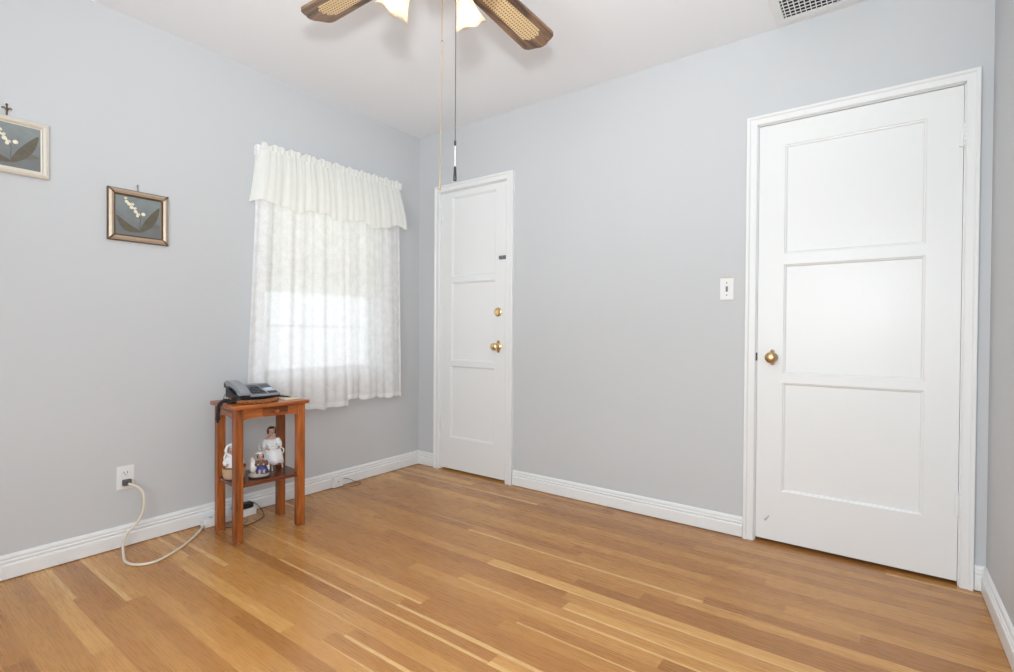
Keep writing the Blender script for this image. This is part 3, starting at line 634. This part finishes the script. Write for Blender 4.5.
def blade_outline(L0, L1, w0, w1, e):
    # straight sides that widen outwards, clipped ogee end
    o = [(L0, -w0 * 0.72), (L0 + 0.02, -w0), (L1 - 0.055, -w1), (L1 - 0.040, -w1 + 0.002), (L1 - 0.026, -w1 + 0.012), (L1 - 0.016, -w1 + 0.030), (L1 - 0.012, -w1 + 0.042), (L1 - 0.002, -0.014)]
    return o + [(L1, 0)] + [(x, -y) for x, y in reversed(o)]
for k in range(4):
    a = math.radians(92 + 90 * k)
    R_ = Matrix.Rotation(a, 4, 'Z') @ Matrix.Rotation(math.radians(-9), 4, 'X')
    b = BM(); prism(b, blade_outline(0.20, 0.655, 0.058, 0.072, 0), lambda u, w, z: (u, w, z), -0.004, 0.004)
    bl = link('blade', b, M['blade'], fan); bl.matrix_local = Matrix.Translation((0, 0, ZB)) @ R_
    io = [(0.245, -0.026), (0.250, -0.032), (0.555, -0.040), (0.562, -0.030), (0.578, -0.022), (0.572, -0.008), (0.584, 0.0)]
    io = io + [(x, -y) for x, y in reversed(io[:-1])]
    b = BM(); prism(b, io, lambda u, w, z: (u, w, z), -0.0055, -0.0038); link('cane_panel', b, M['cane'], bl)
    b = BM(); prism(b, [(0.09, -0.016), (0.16, -0.014), (0.20, -0.034), (0.255, -0.030), (0.262, 0), (0.255, 0.030), (0.20, 0.034), (0.16, 0.014), (0.09, 0.016)], lambda u, w, z: (u, w, z), 0.0045, 0.0095); link('blade_bracket', b, M['old_brass'], bl)
for k in range(4):
    a = math.radians(97 + 90 * k); ca, sa = math.cos(a), math.sin(a)
    P = lambda r_, z_: Vector((r_ * ca, r_ * sa, z_ - RH))
    b = BM(); tube(b, spline([P(0.045, 2.165), P(0.085, 2.168), P(0.115, 2.152), P(0.128, 2.135)], 6), 0.008, 10); arm = link('lamp_arm', b, M['brass'], fan, smooth=True)
    ax = (P(1, 0) - P(0, 0)).normalized() * 0.60 + Vector((0, 0, -0.80)); ax.normalize()
    side = Vector((-sa, ca, 0)); upv = side.cross(ax)
    O = P(0.128, 2.135); F = Matrix((side, upv, ax)).transposed()
    b = BM(); lathe(b, [(0.012, -0.004), (0.020, 0.0), (0.023, 0.010), (0.023, 0.022), (0.019, 0.024)], 18, origin=O, mat=F); link('socket_cup', b, M['brass'], arm, smooth=True)
    # flared square-mouthed frosted shade with a scalloped rim
    b = BM(); seg = 32; rings = []
    for t in [i / 9 for i in range(10)]:
        r0 = 0.025 + 0.004 * t + 0.019 * t ** 2.6; sq = t ** 1.4; ring = []
        for j in range(seg):
            th = 2 * PI * j / seg + PI / 4
            c_, s_ = math.cos(th), math.sin(th); n_ = (abs(c_) ** (2 + 3 * sq) + abs(s_) ** (2 + 3 * sq)) ** (-1 / (2 + 3 * sq))
            rr = r0 * n_
            hh = 0.012 + 0.086 * t + 0.010 * sq * (n_ - 1) / 0.25
            ring.append(b.verts.new(O + F @ Vector((rr * c_, rr * s_, hh))))
        rings.append(ring)
    for A, B in zip(rings, rings[1:]):
        for j in range(seg): b.faces.new((A[j], A[(j + 1) % seg], B[(j + 1) % seg], B[j]))
    sh = link('lamp_shade', b, M['lampglass'], arm, smooth='all')
    sm = sh.modifiers.new('thickness', 'SOLIDIFY'); sm.thickness = 0.0028; sm.offset = -1
    b = BM(); ell(b, O + ax * 0.056, (0.017, 0.017, 0.021), seg=14); link('bulb', b, M['bulb'], arm, smooth='all')
    lo = lamp('fan_bulb_light', 'POINT', (FX, FY, RH), 0.28, (1.0, 0.84, 0.66), None, shadow_soft_size=0.022); lo.location = Vector((FX, FY, RH)) + O + ax * 0.080
def chain(pts, r, nm, mt):
    b = BM(); P0 = [Vector(p) for p in pts]; tube(b, P0, r, 6)
    n = int((P0[0] - P0[-1]).length / 0.007)
    return link(nm, b, mt, fan, smooth=True)
L = lambda x, y, z: (x - FX, y - FY, z - RH)
chain([L(1.652, -1.496, 2.150), L(1.653, -1.496, 1.92), L(1.653, -1.502, 1.454)], 0.0012, 'pull_chain', M['old_brass'])
b = BM(); lathe(b, [(0.0018, 1.914 - RH), (0.0032, 1.917 - RH), (0.0032, 1.924 - RH), (0.0018, 1.927 - RH)], 10, origin=(1.653 - FX, -1.496 - FY, 0)); link('chain_coupler', b, M['steel'], fan)
b = BM(); lathe(b, [(0.0015, 1.466 - RH), (0.0028, 1.462 - RH), (0.0028, 1.450 - RH), (0.001, 1.447 - RH)], 10, origin=(1.653 - FX, -1.502 - FY, 0)); link('chain_end', b, M['old_brass'], fan)
chain([L(1.668, -1.470, 2.150), L(1.670, -1.450, 2.06), L(1.671, -1.451, 1.612)], 0.0012, 'pull_chain', M['dark_metal'])
b = BM(); lathe(b, [(0.0015, 1.618 - RH), (0.0038, 1.614 - RH), (0.0038, 1.603 - RH), (0.0015, 1.600 - RH)], 10, origin=(1.671 - FX, -1.451 - FY, 0)); link('chain_coupler', b, M['dark_metal'], fan)
b = BM(); tube(b, [L(1.671, -1.451, 1.603), L(1.671, -1.451, 1.528)], 0.0011, 6); link('pull_string', b, M['white_plastic'], fan)
b = BM(); lathe(b, [(0.0025, 1.533 - RH), (0.0042, 1.529 - RH), (0.0052, 1.505 - RH), (0.0060, 1.489 - RH), (0.0045, 1.486 - RH)], 14, origin=(1.671 - FX, -1.451 - FY, 0)); q = link('pull_knob', b, M['black'], fan, smooth=True); q['label'] = 'dark tapered pull knob'

# ------------------------------------------------------------------ side table
TX, TY, TR = 0.287, -1.360, math.radians(-5)
tb = tag(empty('side_table', (TX, TY, 0), TR), 'small reddish-brown wooden side table with drawer and low shelf', 'side table')
b = BM(); box(b, -0.150, 0.150, -0.183, 0.181, 0.626, 0.645, 0.005, 3); link('tabletop', b, M['table_y'], tb, smooth=True)
LX, LY, LH = 0.108, 0.150, 0.019
for sx in (-1, 1):
    for sy in (-1, 1):
        cx, cy = sx * LX, sy * LY
        b = BM(); box(b, cx - LH, cx + LH, cy - LH, cy + LH, 0.004, 0.6255, 0.003); lg = link('leg', b, M['table_z'], tb)
        b = BM(); lathe(b, [(0.013, 0.0), (0.014, 0.002), (0.014, 0.0042)], 16, origin=(cx, cy, 0)); link('glide', b, M['felt'], lg)
def arch(bm, x0, x1, y0, y1, zt, ze, zc, along):
    n = 14; out = []
    for k in range(n + 1):
        t = k / n; out.append((t, ze + (zc - ze) * math.sin(PI * t) ** 0.6))
    pts = [(0, zt)] + out + [(1, zt)]
    if along == 'y': prism(bm, pts, lambda u, z, w: (w, y0 + (y1 - y0) * u, z), x0, x1)
    else: prism(bm, pts, lambda u, z, w: (x0 + (x1 - x0) * u, w, z), y0, y1)
b = BM(); arch(b, 0.104, 0.120, -LY + LH, LY - LH, 0.6255, 0.572, 0.581, 'y'); link('apron', b, M['table_y'], tb)
b = BM(); arch(b, -0.120, -0.104, -LY + LH, LY - LH, 0.6255, 0.572, 0.581, 'y'); link('apron', b, M['table_y'], tb)
for sy in (-1, 1):
    b = BM(); arch(b, -LX + LH, LX - LH, sy * 0.155 - 0.008, sy * 0.155 + 0.008, 0.6255, 0.572, 0.586, 'x'); link('apron', b, M['table_x'], tb)
b = BM(); box(b, 0.1195, 0.1255, -0.040, 0.080, 0.5795, 0.621, 0.002); dr = link('drawer', b, wood('pine_drawer', lin(76, 34, 10), lin(164, 86, 36), 'Y', scale=0.8, contrast=1.4), tb); dr['label'] = 'darker figured drawer front'
b = BM(); lathe(b, [(0.005, 0.125), (0.005, 0.129), (0.010, 0.133), (0.0115, 0.138), (0.008, 0.143), (0.003, 0.1445)], 16, 'X', (0, 0.020, 0.600)); link('drawer_knob', b, M['table_x'], dr, smooth=True)
b = BM(); box(b, -0.122, 0.122, -0.160, 0.160, 0.257, 0.274, 0.003)
# notched shelf corners clear the legs
link('shelf', b, M['table_shelf'], tb)

# ------------------------------------------------------------------ things on the table
def on_table(lx, ly, z=0.645):
    c, s = math.cos(TR), math.sin(TR); return (TX + lx * c - ly * s, TY + lx * s + ly * c, z)
# woven mat
mt_ = tag(empty('wicker_mat', on_table(0.022, -0.045), TR), 'round woven wicker mat under the telephone', 'mat')
b = BM(); pts = []
for k in range(0, 340):
    t = k / 339; a = t * 2 * PI * 9; r_ = 0.006 + 0.094 * t; pts.append((r_ * math.cos(a) * 1.05, r_ * math.sin(a) * 1.0, 0.0062))
tube(b, pts, 0.0060, 6); link('coil', b, M['wicker'], mt_, smooth=True)
b = BM()
for ph in (0, PI):
    pts = []
    for k in range(0, 361):
        a = 2 * PI * k / 360; w = 30 * a + ph; r_ = 0.103 + 0.006 * math.cos(w); pts.append((r_ * math.cos(a) * 1.05, r_ * math.sin(a), 0.0105 + 0.006 * math.sin(w)))
    tube(b, pts, 0.0048, 6)
link('rope_rim', b, M['wicker'], mt_, smooth=True)
# telephone
ZT = 0.6625
ph = tag(empty('telephone', on_table(-0.018, -0.034, ZT), TR), 'grey corded desk telephone with black handset cradle on the wicker mat', 'telephone')
b = BM(); prism(b, [(-0.085, 0.0), (0.090, 0.0), (0.094, 0.006), (0.094, 0.012), (-0.080, 0.040), (-0.088, 0.034)], lambda u, w, y: (u, y, w), -0.092, 0.098); link('base', b, M['black'], ph)
top = lambda u: 0.0125 + (0.090 - u) * (0.0575 - 0.020) / 0.175     # face height
b = BM(); prism(b, [(-0.086, 0.036), (0.094, 0.0095), (0.097, 0.014), (0.094, 0.0195), (-0.060, 0.053), (-0.074, 0.060), (-0.086, 0.058)], lambda u, w, y: (u, y, w), -0.045, 0.100)
bmesh.ops.bevel(b, geom=list(b.edges), offset=0.003, segments=2, affect='EDGES'); link('body', b, M['grey_phone'], ph, smooth=True)
sl = math.atan2(0.053 - 0.0195, 0.154); fz = lambda u: 0.0195 + (0.094 - u) * math.tan(sl)
def facebox(b, u0, u1, y0, y1, h0, h1):
    prism(b, [(u0, fz(u0) + h0), (u1, fz(u1) + h0), (u1, fz(u1) + h1), (u0, fz(u0) + h1)], lambda u, w, y: (u, y, w), y0, y1)
b = BM(); facebox(b, -0.056, 0.086, -0.030, 0.040, -0.001, 0.0012); kp = link('keypad', b, M['phone_dark'], ph)
for i in range(4):
    for j in range(3):
        b = BM(); facebox(b, -0.020 + i * 0.024, -0.004 + i * 0.024, -0.024 + j * 0.021, -0.009 + j * 0.021, 0.001, 0.0048); link('key', b, M['phone_key'], kp)
b = BM(); facebox(b, -0.056, -0.006, 0.046, 0.094, -0.001, 0.0022); dp = link('display_bezel', b, M['phone_dark'], ph)
b = BM(); facebox(b, 0.002, 0.046, 0.050, 0.092, 0.000, 0.0026); link('display', b, M['lcd'], ph)
for i in range(2):
    for j in range(3):
        b = BM(); facebox(b, 0.056 + i * 0.015, 0.065 + i * 0.015, 0.050 + j * 0.015, 0.061 + j * 0.015, 0.000, 0.0036); link('function_button', b, M['phone_key'], ph)
# cradle and handset along the left side
b = BM(); prism(b, [(-0.086, 0.03), (0.090, 0.008), (0.090, 0.018), (0.055, 0.024), (0.040, 0.020), (-0.035, 0.036), (-0.050, 0.048), (-0.086, 0.052)], lambda u, w, y: (u, y, w), -0.092, -0.046); link('cradle', b, M['black'], ph)
b = BM(); pr = [(-0.098, 0.050), (-0.096, 0.068), (-0.082, 0.082), (-0.050, 0.084), (0.0, 0.075), (0.060, 0.058), (0.092, 0.044), (0.100, 0.034), (0.098, 0.022), (0.088, 0.020), (0.060, 0.026), (0.050, 0.038), (0.0, 0.052), (-0.036, 0.058), (-0.052, 0.053), (-0.084, 0.048)]
prism(b, pr, lambda u, w, y: (u, y, w), -0.094, -0.050); bmesh.ops.bevel(b, geom=[e for e in b.edges if len(e.link_faces) == 2 and e.calc_face_angle() > 1.2], offset=0.006, segments=3, affect='EDGES')
hs = link('handset', b, M['grey_phone'], ph, smooth=True)
b = BM(); prism(b, [(-0.101, 0.048), (-0.0985, 0.072), (-0.070, 0.056), (-0.040, 0.0575), (0.0, 0.051), (0.050, 0.037), (0.060, 0.024), (0.096, 0.0185), (0.055, 0.020), (0.048, 0.032), (0.0, 0.046), (-0.036, 0.052), (-0.052, 0.045)], lambda u, w, y: (u, y, w), -0.0955, -0.049); link('handset_underside', b, M['black'], hs)
b = BM(); path = spline([(0.092, -0.072, 0.020), (0.096, -0.095, 0.004), (0.080, -0.122, -0.003), (0.058, -0.149, 0.000), (0.040, -0.167, -0.024), (0.030, -0.168, -0.075), (0.020, -0.165, -0.105)], 24)
coil = []
for i, pnt in enumerate(path):
    d = (path[min(i + 1, len(path) - 1)] - path[max(i - 1, 0)]).normalized(); u_, v_ = frame_of(d); rr = 0.0075 if 6 < i < len(path) - 12 else 0.004
    coil.append(pnt + u_ * rr * math.cos(i * 1.5) + v_ * rr * math.sin(i * 1.5))
tube(b, coil, 0.0036, 6); tube(b, path, [0.007] * (len(path) - 10) + [0.007 - 0.0005 * k for k in range(10)], 8)
q = link('coiled_cord', b, M['black_soft'], ph, smooth=True); q['label'] = 'black coiled cord drooping over the table edge'
pc = tag(empty('phone_line_cord', (0.10, -1.45, 0.0)), 'thin grey phone line cord hanging behind the table down to the floor', 'cord')
b = BM(); tube(b, spline([(0.060, 0.012, 0.668), (0.02, 0.01, 0.672), (-0.012, 0.005, 0.655), (-0.03, 0.0, 0.56), (-0.028, -0.01, 0.42), (-0.040, 0.0, 0.30), (-0.020, 0.010, 0.16), (-0.010, 0.000, 0.09), (0.02, -0.01, 0.02), (0.05, 0.01, 0.0025), (0.06, 0.08, 0.0025), (0.0, 0.12, 0.0025)], 8), 0.0020, 6); link('cable', b, plain('line_cord_grey', lin(120, 122, 128), 0.5), pc, smooth=True)
# note pad and pen
nt_ = tag(empty('note_pad', on_table(0.020, 0.118), TR + 0.12), 'cream note pad on the right end of the table', 'note pad')
b = BM(); box(b, -0.085, 0.075, -0.045, 0.045, 0.0, 0.006, 0.0008); link('pages', b, M['paper'], nt_)
b = BM(); box(b, -0.0855, -0.070, -0.0455, 0.0455, 0.0, 0.0070, 0.0008); link('binding', b, M['beige_cloth'], nt_)
pn = tag(empty('pen', on_table(0.010, 0.100, 0.6558), TR), 'black pen lying on the cream note pad', 'pen')
b = BM(); tube(b, [(-0.055, -0.020, 0), (0.040, 0.022, 0)], 0.0038, 10); link('barrel', b, M['black'], pn, smooth=True)
b = BM(); tube(b, [(0.040, 0.022, 0), (0.056, 0.029, -0.001)], [0.0038, 0.001], 10); link('tip', b, M['old_brass'], pn, smooth=True)

# ------------------------------------------------------------------ figurines on the shelf
SZ = 0.2742
def remesh(o, vox):
    mo = o.modifiers.new('blend', 'REMESH'); mo.mode = 'VOXEL'; mo.voxel_size = vox; mo.use_smooth_shade = True
    s = o.modifiers.new('smooth', 'SMOOTH'); s.iterations = 2; s.factor = 0.5; return o
def face(parent, c, r, yaw):
    """eyes and mouth on a head of radius r facing +x rotated by yaw"""
    R = Matrix.Rotation(yaw, 3, 'Z'); c = Vector(c)
    b = BM()
    for s in (-1, 1): ell(b, c + R @ Vector((r * 0.90, s * r * 0.36, r * 0.05)), (r * .12, r * .13, r * .10), seg=8)
    link('eyes', b, M['hair'], parent)
    b = BM(); ell(b, c + R @ Vector((r * 0.90, 0, -r * 0.48)), (r * .12, r * .20, r * .07), seg=8); link('mouth', b, M['lips'], parent)
# small white chair carrying the lady doll
dx_, dy_ = 0.235, -1.275
ch = tag(empty('doll_chair', (dx_, dy_, SZ), math.radians(18)), 'tiny white doll chair at the back of the table shelf', 'doll chair')
b = BM(); box(b, -0.036, 0.040, -0.036, 0.036, 0.060, 0.067, 0.002); link('seat', b, M['porcelain'], ch)
for sx in (-1, 1):
    for sy in (-1, 1):
        b = BM(); tube(b, [(sx * 0.038 + .002, sy * 0.036, 0.0), (sx * 0.030 + .002, sy * 0.031, 0.062)], [0.0034, 0.0042], 8); link('leg', b, M['porcelain'], ch, smooth=True)
for sy in (-1, 1):
    b = BM(); tube(b, spline([(-0.032, sy * 0.033, 0.064), (-0.036, sy * 0.036, 0.10), (-0.01, sy * 0.044, 0.108), (0.034, sy * 0.044, 0.098), (0.042, sy * 0.040, 0.085), (0.034, sy * 0.033, 0.064)], 5), 0.0036, 7); link('arm', b, M['porcelain'], ch, smooth=True)
b = BM()
for k in range(5): tube(b, [(-0.034, -0.028 + k * 0.014, 0.064), (-0.048, -0.030 + k * 0.015, 0.128)], 0.0026, 6)
tube(b, spline([(-0.034, -0.034, 0.064), (-0.047, -0.036, 0.12), (-0.052, 0, 0.140), (-0.047, 0.036, 0.12), (-0.034, 0.034, 0.064)], 6), 0.0036, 7); link('backrest', b, M['porcelain'], ch, smooth=True)
dl = tag(empty('lady_doll', (dx_, dy_, SZ + 0.0675), math.radians(-14)), 'dark-haired doll in a white lace gown, sitting in the tiny white chair', 'doll')
b = BM()
ell(b, (-0.008, 0, 0.022), (0.026, 0.028, 0.024)); ell(b, (-0.010, 0, 0.055), (0.017, 0.023, 0.034)); ell(b, (-0.008, 0, 0.088), (0.013, 0.027, 0.012)); tube(b, [(-0.008, 0, 0.09), (-0.004, 0, 0.118)], 0.0075, 10); ell(b, (0.0, 0, 0.130), (0.0185, 0.0170, 0.0215)); ell(b, (0.0185, 0, 0.128), (0.004, 0.003, 0.004))
for s in (-1, 1):
    tube(b, spline([(-0.008, s * 0.026, 0.088), (0.000, s * 0.036, 0.062), (0.020, s * 0.030, 0.042), (0.034, s * 0.016, 0.040)], 5), [0.0085 - 0.0002 * k for k in range(16)], 8)
    tube(b, spline([(0.0, s * 0.014, 0.014), (0.035, s * 0.015, 0.016), (0.048, s * 0.014, 0.002), (0.048, s * 0.013, -0.040)], 5), 0.0095, 8)
remesh(link('body', b, M['skin'], dl), 0.0024)
b = BM()
ell(b, (-0.006, 0, 0.132), (0.0195, 0.0205, 0.0205)); bmesh.ops.delete(b, geom=[v for v in b.verts if v.co.x > 0.006 and v.co.z < 0.139], context='VERTS')
ell(b, (-0.021, 0, 0.124), (0.013, 0.016, 0.015))
for s in (-1, 1): ell(b, (0.000, s * 0.0175, 0.128), (0.011, 0.005, 0.015))
ell(b, (0.004, 0, 0.146), (0.013, 0.017, 0.007)); link('hair', b, M['hair'], dl, smooth='all'); face(dl, (0.0, 0, 0.130), 0.0185, 0)
b = BM(); seg = 28; rings = []
for z_, rx, ry, ox_ in ((0.086, 0.0175, 0.030, -0.008), (0.072, 0.0215, 0.0265, -0.008), (0.050, 0.022, 0.026, -0.007), (0.040, 0.030, 0.034, 0.0), (0.030, 0.048, 0.044, 0.010), (0.012, 0.056, 0.049, 0.014), (-0.010, 0.060, 0.052, 0.016), (-0.030, 0.062, 0.054, 0.018)):
    rings.append([b.verts.new((ox_ + (rx + 0.0022 * math.cos(j * 2 * PI / 4) * (z_ < 0.04)) * math.cos(2 * PI * j / seg), (ry + 0.0022 * math.cos(j * 2 * PI / 4) * (z_ < 0.04)) * math.sin(2 * PI * j / seg), z_ + 0.005 * math.sin(j * 1.3) * (z_ < -0.02))) for j in range(seg)])
for A, B in zip(rings, rings[1:]):
    for j in range(seg): b.faces.new((A[j], A[(j + 1) % seg], B[(j + 1) % seg], B[j]))
g_ = link('gown', b, M['lace_cloth'], dl, smooth='all'); sm = g_.modifiers.new('t', 'SOLIDIFY'); sm.thickness = 0.002
b = BM()
for s in (-1, 1): tube(b, spline([(-0.008, s * 0.028, 0.082), (0.002, s * 0.039, 0.060), (0.018, s * 0.032, 0.044)], 5), [0.013, 0.014, 0.014, 0.0135, 0.013, 0.0125, 0.0125, 0.013, 0.0135, 0.014, 0.015], 10)
link('sleeves', b, M['lace_cloth'], dl, smooth=True)
b = BM(); ell(b, (0.040, 0.0, 0.047), (0.016, 0.020, 0.010)); ell(b, (0.044, 0.010, 0.055), (0.008, 0.010, 0.006)); link('bouquet', b, M['porcelain'], dl, smooth='all')

# blue-skirted figurine on an oval base
fg = tag(empty('blue_figurine', (0.340, -1.395, SZ), math.radians(-28)), 'small ceramic figurine in a navy blue dress on an oval grey base', 'figurine')
b = BM(); lathe(b, [(0.044, 0.0), (0.047, 0.003), (0.047, 0.008)], 28); 
for v_ in b.verts: v_.co.x *= 0.72
link('plinth', b, M['black'], fg, smooth=True)
b = BM(); lathe(b, [(0.046, 0.008), (0.048, 0.013), (0.043, 0.022), (0.030, 0.029), (0.010, 0.032)], 28)
for v_ in b.verts: v_.co.x *= 0.72; v_.co.z += 0.002 * math.sin(v_.co.y * 180) * (v_.co.z > .015)
link('base', b, M['stone'], fg, smooth=True)
b = BM(); ell(b, (0.0, 0.012, 0.040), (0.022, 0.024, 0.018)); ell(b, (-0.003, 0.010, 0.064), (0.013, 0.017, 0.022)); tube(b, [(-0.002, 0.008, 0.080), (0.0, 0.006, 0.094)], 0.0055, 8); ell(b, (0.001, 0.006, 0.103), (0.0125, 0.0118, 0.0135)); ell(b, (0.0132, 0.006, 0.101), (0.003, 0.002, 0.003))
for s in (-1, 1):
    tube(b, spline([(-0.003, 0.010 + s * 0.017, 0.078), (0.006, 0.010 + s * 0.024, 0.064), (0.020, 0.008 + s * 0.010, 0.066)], 5), 0.0055, 8)
    tube(b, spline([(0.010, 0.012 + s * 0.010, 0.036), (0.026, 0.012 + s * 0.010, 0.036), (0.028, 0.012 + s * 0.010, 0.022)], 5), 0.006, 8)
remesh(link('body', b, M['skin'], fg), 0.002)
b = BM(); seg = 24; rings = []
for z_, rr in ((0.060, 0.016), (0.050, 0.021), (0.038, 0.027), (0.028, 0.031), (0.022, 0.033)): rings.append([b.verts.new((0.002 + rr * .95 * math.cos(2 * PI * j / seg) * (1 + .05 * math.sin(j * PI / 2)), 0.012 + rr * math.sin(2 * PI * j / seg) * (1 + .05 * math.sin(j * PI / 2)), z_)) for j in range(seg)])
for A, B in zip(rings, rings[1:]):
    for j in range(seg): b.faces.new((A[j], A[(j + 1) % seg], B[(j + 1) % seg], B[j]))
b.faces.new(rings[0]); link('skirt', b, M['navy'], fg, smooth='all')
b = BM(); ell(b, (-0.003, 0.010, 0.068), (0.0155, 0.0195, 0.018)); tube(b, spline([(-0.003, -0.008, 0.078), (0.006, -0.016, 0.064), (0.016, -0.004, 0.066)], 4), 0.0078, 8); tube(b, spline([(-0.003, 0.028, 0.078), (0.006, 0.034, 0.064), (0.016, 0.020, 0.066)], 4), 0.0078, 8); link('blouse', b, M['clay'], fg, smooth='all')
b = BM(); ell(b, (-0.004, 0.006, 0.105), (0.0128, 0.0138, 0.0135)); bmesh.ops.delete(b, geom=[v for v in b.verts if v.co.x > 0.005 and v.co.z < 0.111], context='VERTS')
for s in (-1, 1): ell(b, (0.0, 0.006 + s * 0.012, 0.101), (0.007, 0.0035, 0.009), seg=10)
link('hair', b, M['hair'], fg, smooth='all'); face(fg, (0.001, 0.006, 0.103), 0.0125, 0)
b = BM(); ell(b, (-0.006, 0.004, 0.117), (0.014, 0.016, 0.006)); ell(b, (-0.007, -0.006, 0.116), (0.006, 0.012, 0.004)); q = link('bonnet', b, M['porcelain'], fg, smooth='all'); q['label'] = 'white bonnet'
b = BM(); ell(b, (-0.004, -0.026, 0.052), (0.020, 0.019, 0.030)); ell(b, (-0.006, -0.028, 0.078), (0.012, 0.012, 0.010)); ell(b, (-0.006, -0.030, 0.088), (0.004, 0.008, 0.010)); q = remesh(link('goose', b, M['porcelain'], fg), 0.002); q['label'] = 'white rounded bird form beside the figure'
b = BM(); tube(b, spline([(-0.010, 0.040, 0.024), (-0.002, 0.042, 0.045), (-0.004, 0.036, 0.066)], 5), 0.0055, 8); link('vine', b, M['porcelain'], fg, smooth=True)

# bonneted cloth doll in a beige basket, behind the front left leg
bk = tag(empty('doll_basket', (0.262, -1.478, SZ), math.radians(-10)), 'beige cloth-covered basket at the left end of the shelf', 'basket')
b = BM(); seg = 30; rings = []
for r_, z_ in ((0.034, 0.0), (0.044, 0.004), (0.049, 0.020), (0.052, 0.048), (0.053, 0.056), (0.049, 0.056), (0.047, 0.048), (0.044, 0.012), (0.02, 0.010)): rings.append([b.verts.new((r_ * 0.85 * math.cos(2 * PI * j / seg), r_ * math.sin(2 * PI * j / seg), z_)) for j in range(seg)])
for A, B in zip(rings, rings[1:]):
    for j in range(seg): b.faces.new((A[j], A[(j + 1) % seg], B[(j + 1) % seg], B[j]))
b.faces.new(rings[0][::-1]); b.faces.new(rings[-1]); link('bowl', b, M['beige_cloth'], bk, smooth='all')
b = BM(); tube(b, [(0.051 * .85 * math.cos(a * PI / 18), 0.051 * math.sin(a * PI / 18), 0.057) for a in range(37)], 0.0042, 7); link('rim', b, M['wicker'], bk, smooth='all')
cd = tag(empty('cloth_doll', (0.262, -1.478, SZ + 0.0115), math.radians(-35)), 'cloth doll in white with a big white bonnet, propped in the beige basket', 'doll')
b = BM(); ell(b, (0, 0, 0.030), (0.028, 0.032, 0.030)); ell(b, (0, 0, 0.068), (0.022, 0.027, 0.034)); tube(b, [(0, 0, 0.095), (0.002, -0.002, 0.112)], 0.009, 8); ell(b, (0.004, -0.004, 0.124), (0.019, 0.018, 0.020)); ell(b, (0.023, -0.004, 0.122), (0.003, 0.003, 0.003))
for s in (-1, 1): tube(b, spline([(0.0, s * 0.024, 0.090), (0.012, s * 0.036, 0.070), (0.030, s * 0.022, 0.060)], 5), 0.0075, 8)
remesh(link('body', b, M['skin'], cd), 0.0025)
b = BM(); lathe(b, [(0.018, 0.100), (0.026, 0.088), (0.029, 0.070), (0.034, 0.052), (0.036, 0.040)], 24, cap=False)
for s in (-1, 1): tube(b, spline([(0.0, s * 0.024, 0.092), (0.012, s * 0.037, 0.070), (0.026, s * 0.025, 0.061)], 5), 0.0105, 8)
g_ = link('dress', b, M['lace_cloth'], cd, smooth='all')
b = BM(); ell(b, (-0.003, -0.004, 0.130), (0.022, 0.0225, 0.022)); bmesh.ops.delete(b, geom=[v for v in b.verts if v.co.x > 0.010 and v.co.z < 0.140], context='VERTS')
tube(b, [(0.012 + 0.004 * math.cos(a * 4), -0.004 + 0.029 * math.cos(a), 0.128 + 0.028 * math.sin(a)) for a in [k * 2 * PI / 36 for k in range(37)]], 0.0065, 8); q = link('bonnet', b, M['lace_cloth'], cd, smooth='all'); q['label'] = 'white ruffled bonnet'
b = BM(); tube(b, spline([(0.012, -0.030, 0.118), (0.014, -0.040, 0.096), (0.016, -0.036, 0.074), (0.010, -0.042, 0.056)], 6), 0.0040, 7); link('ribbon', b, M['porcelain'], cd, smooth=True); face(cd, (0.004, -0.004, 0.124), 0.0185, 0)
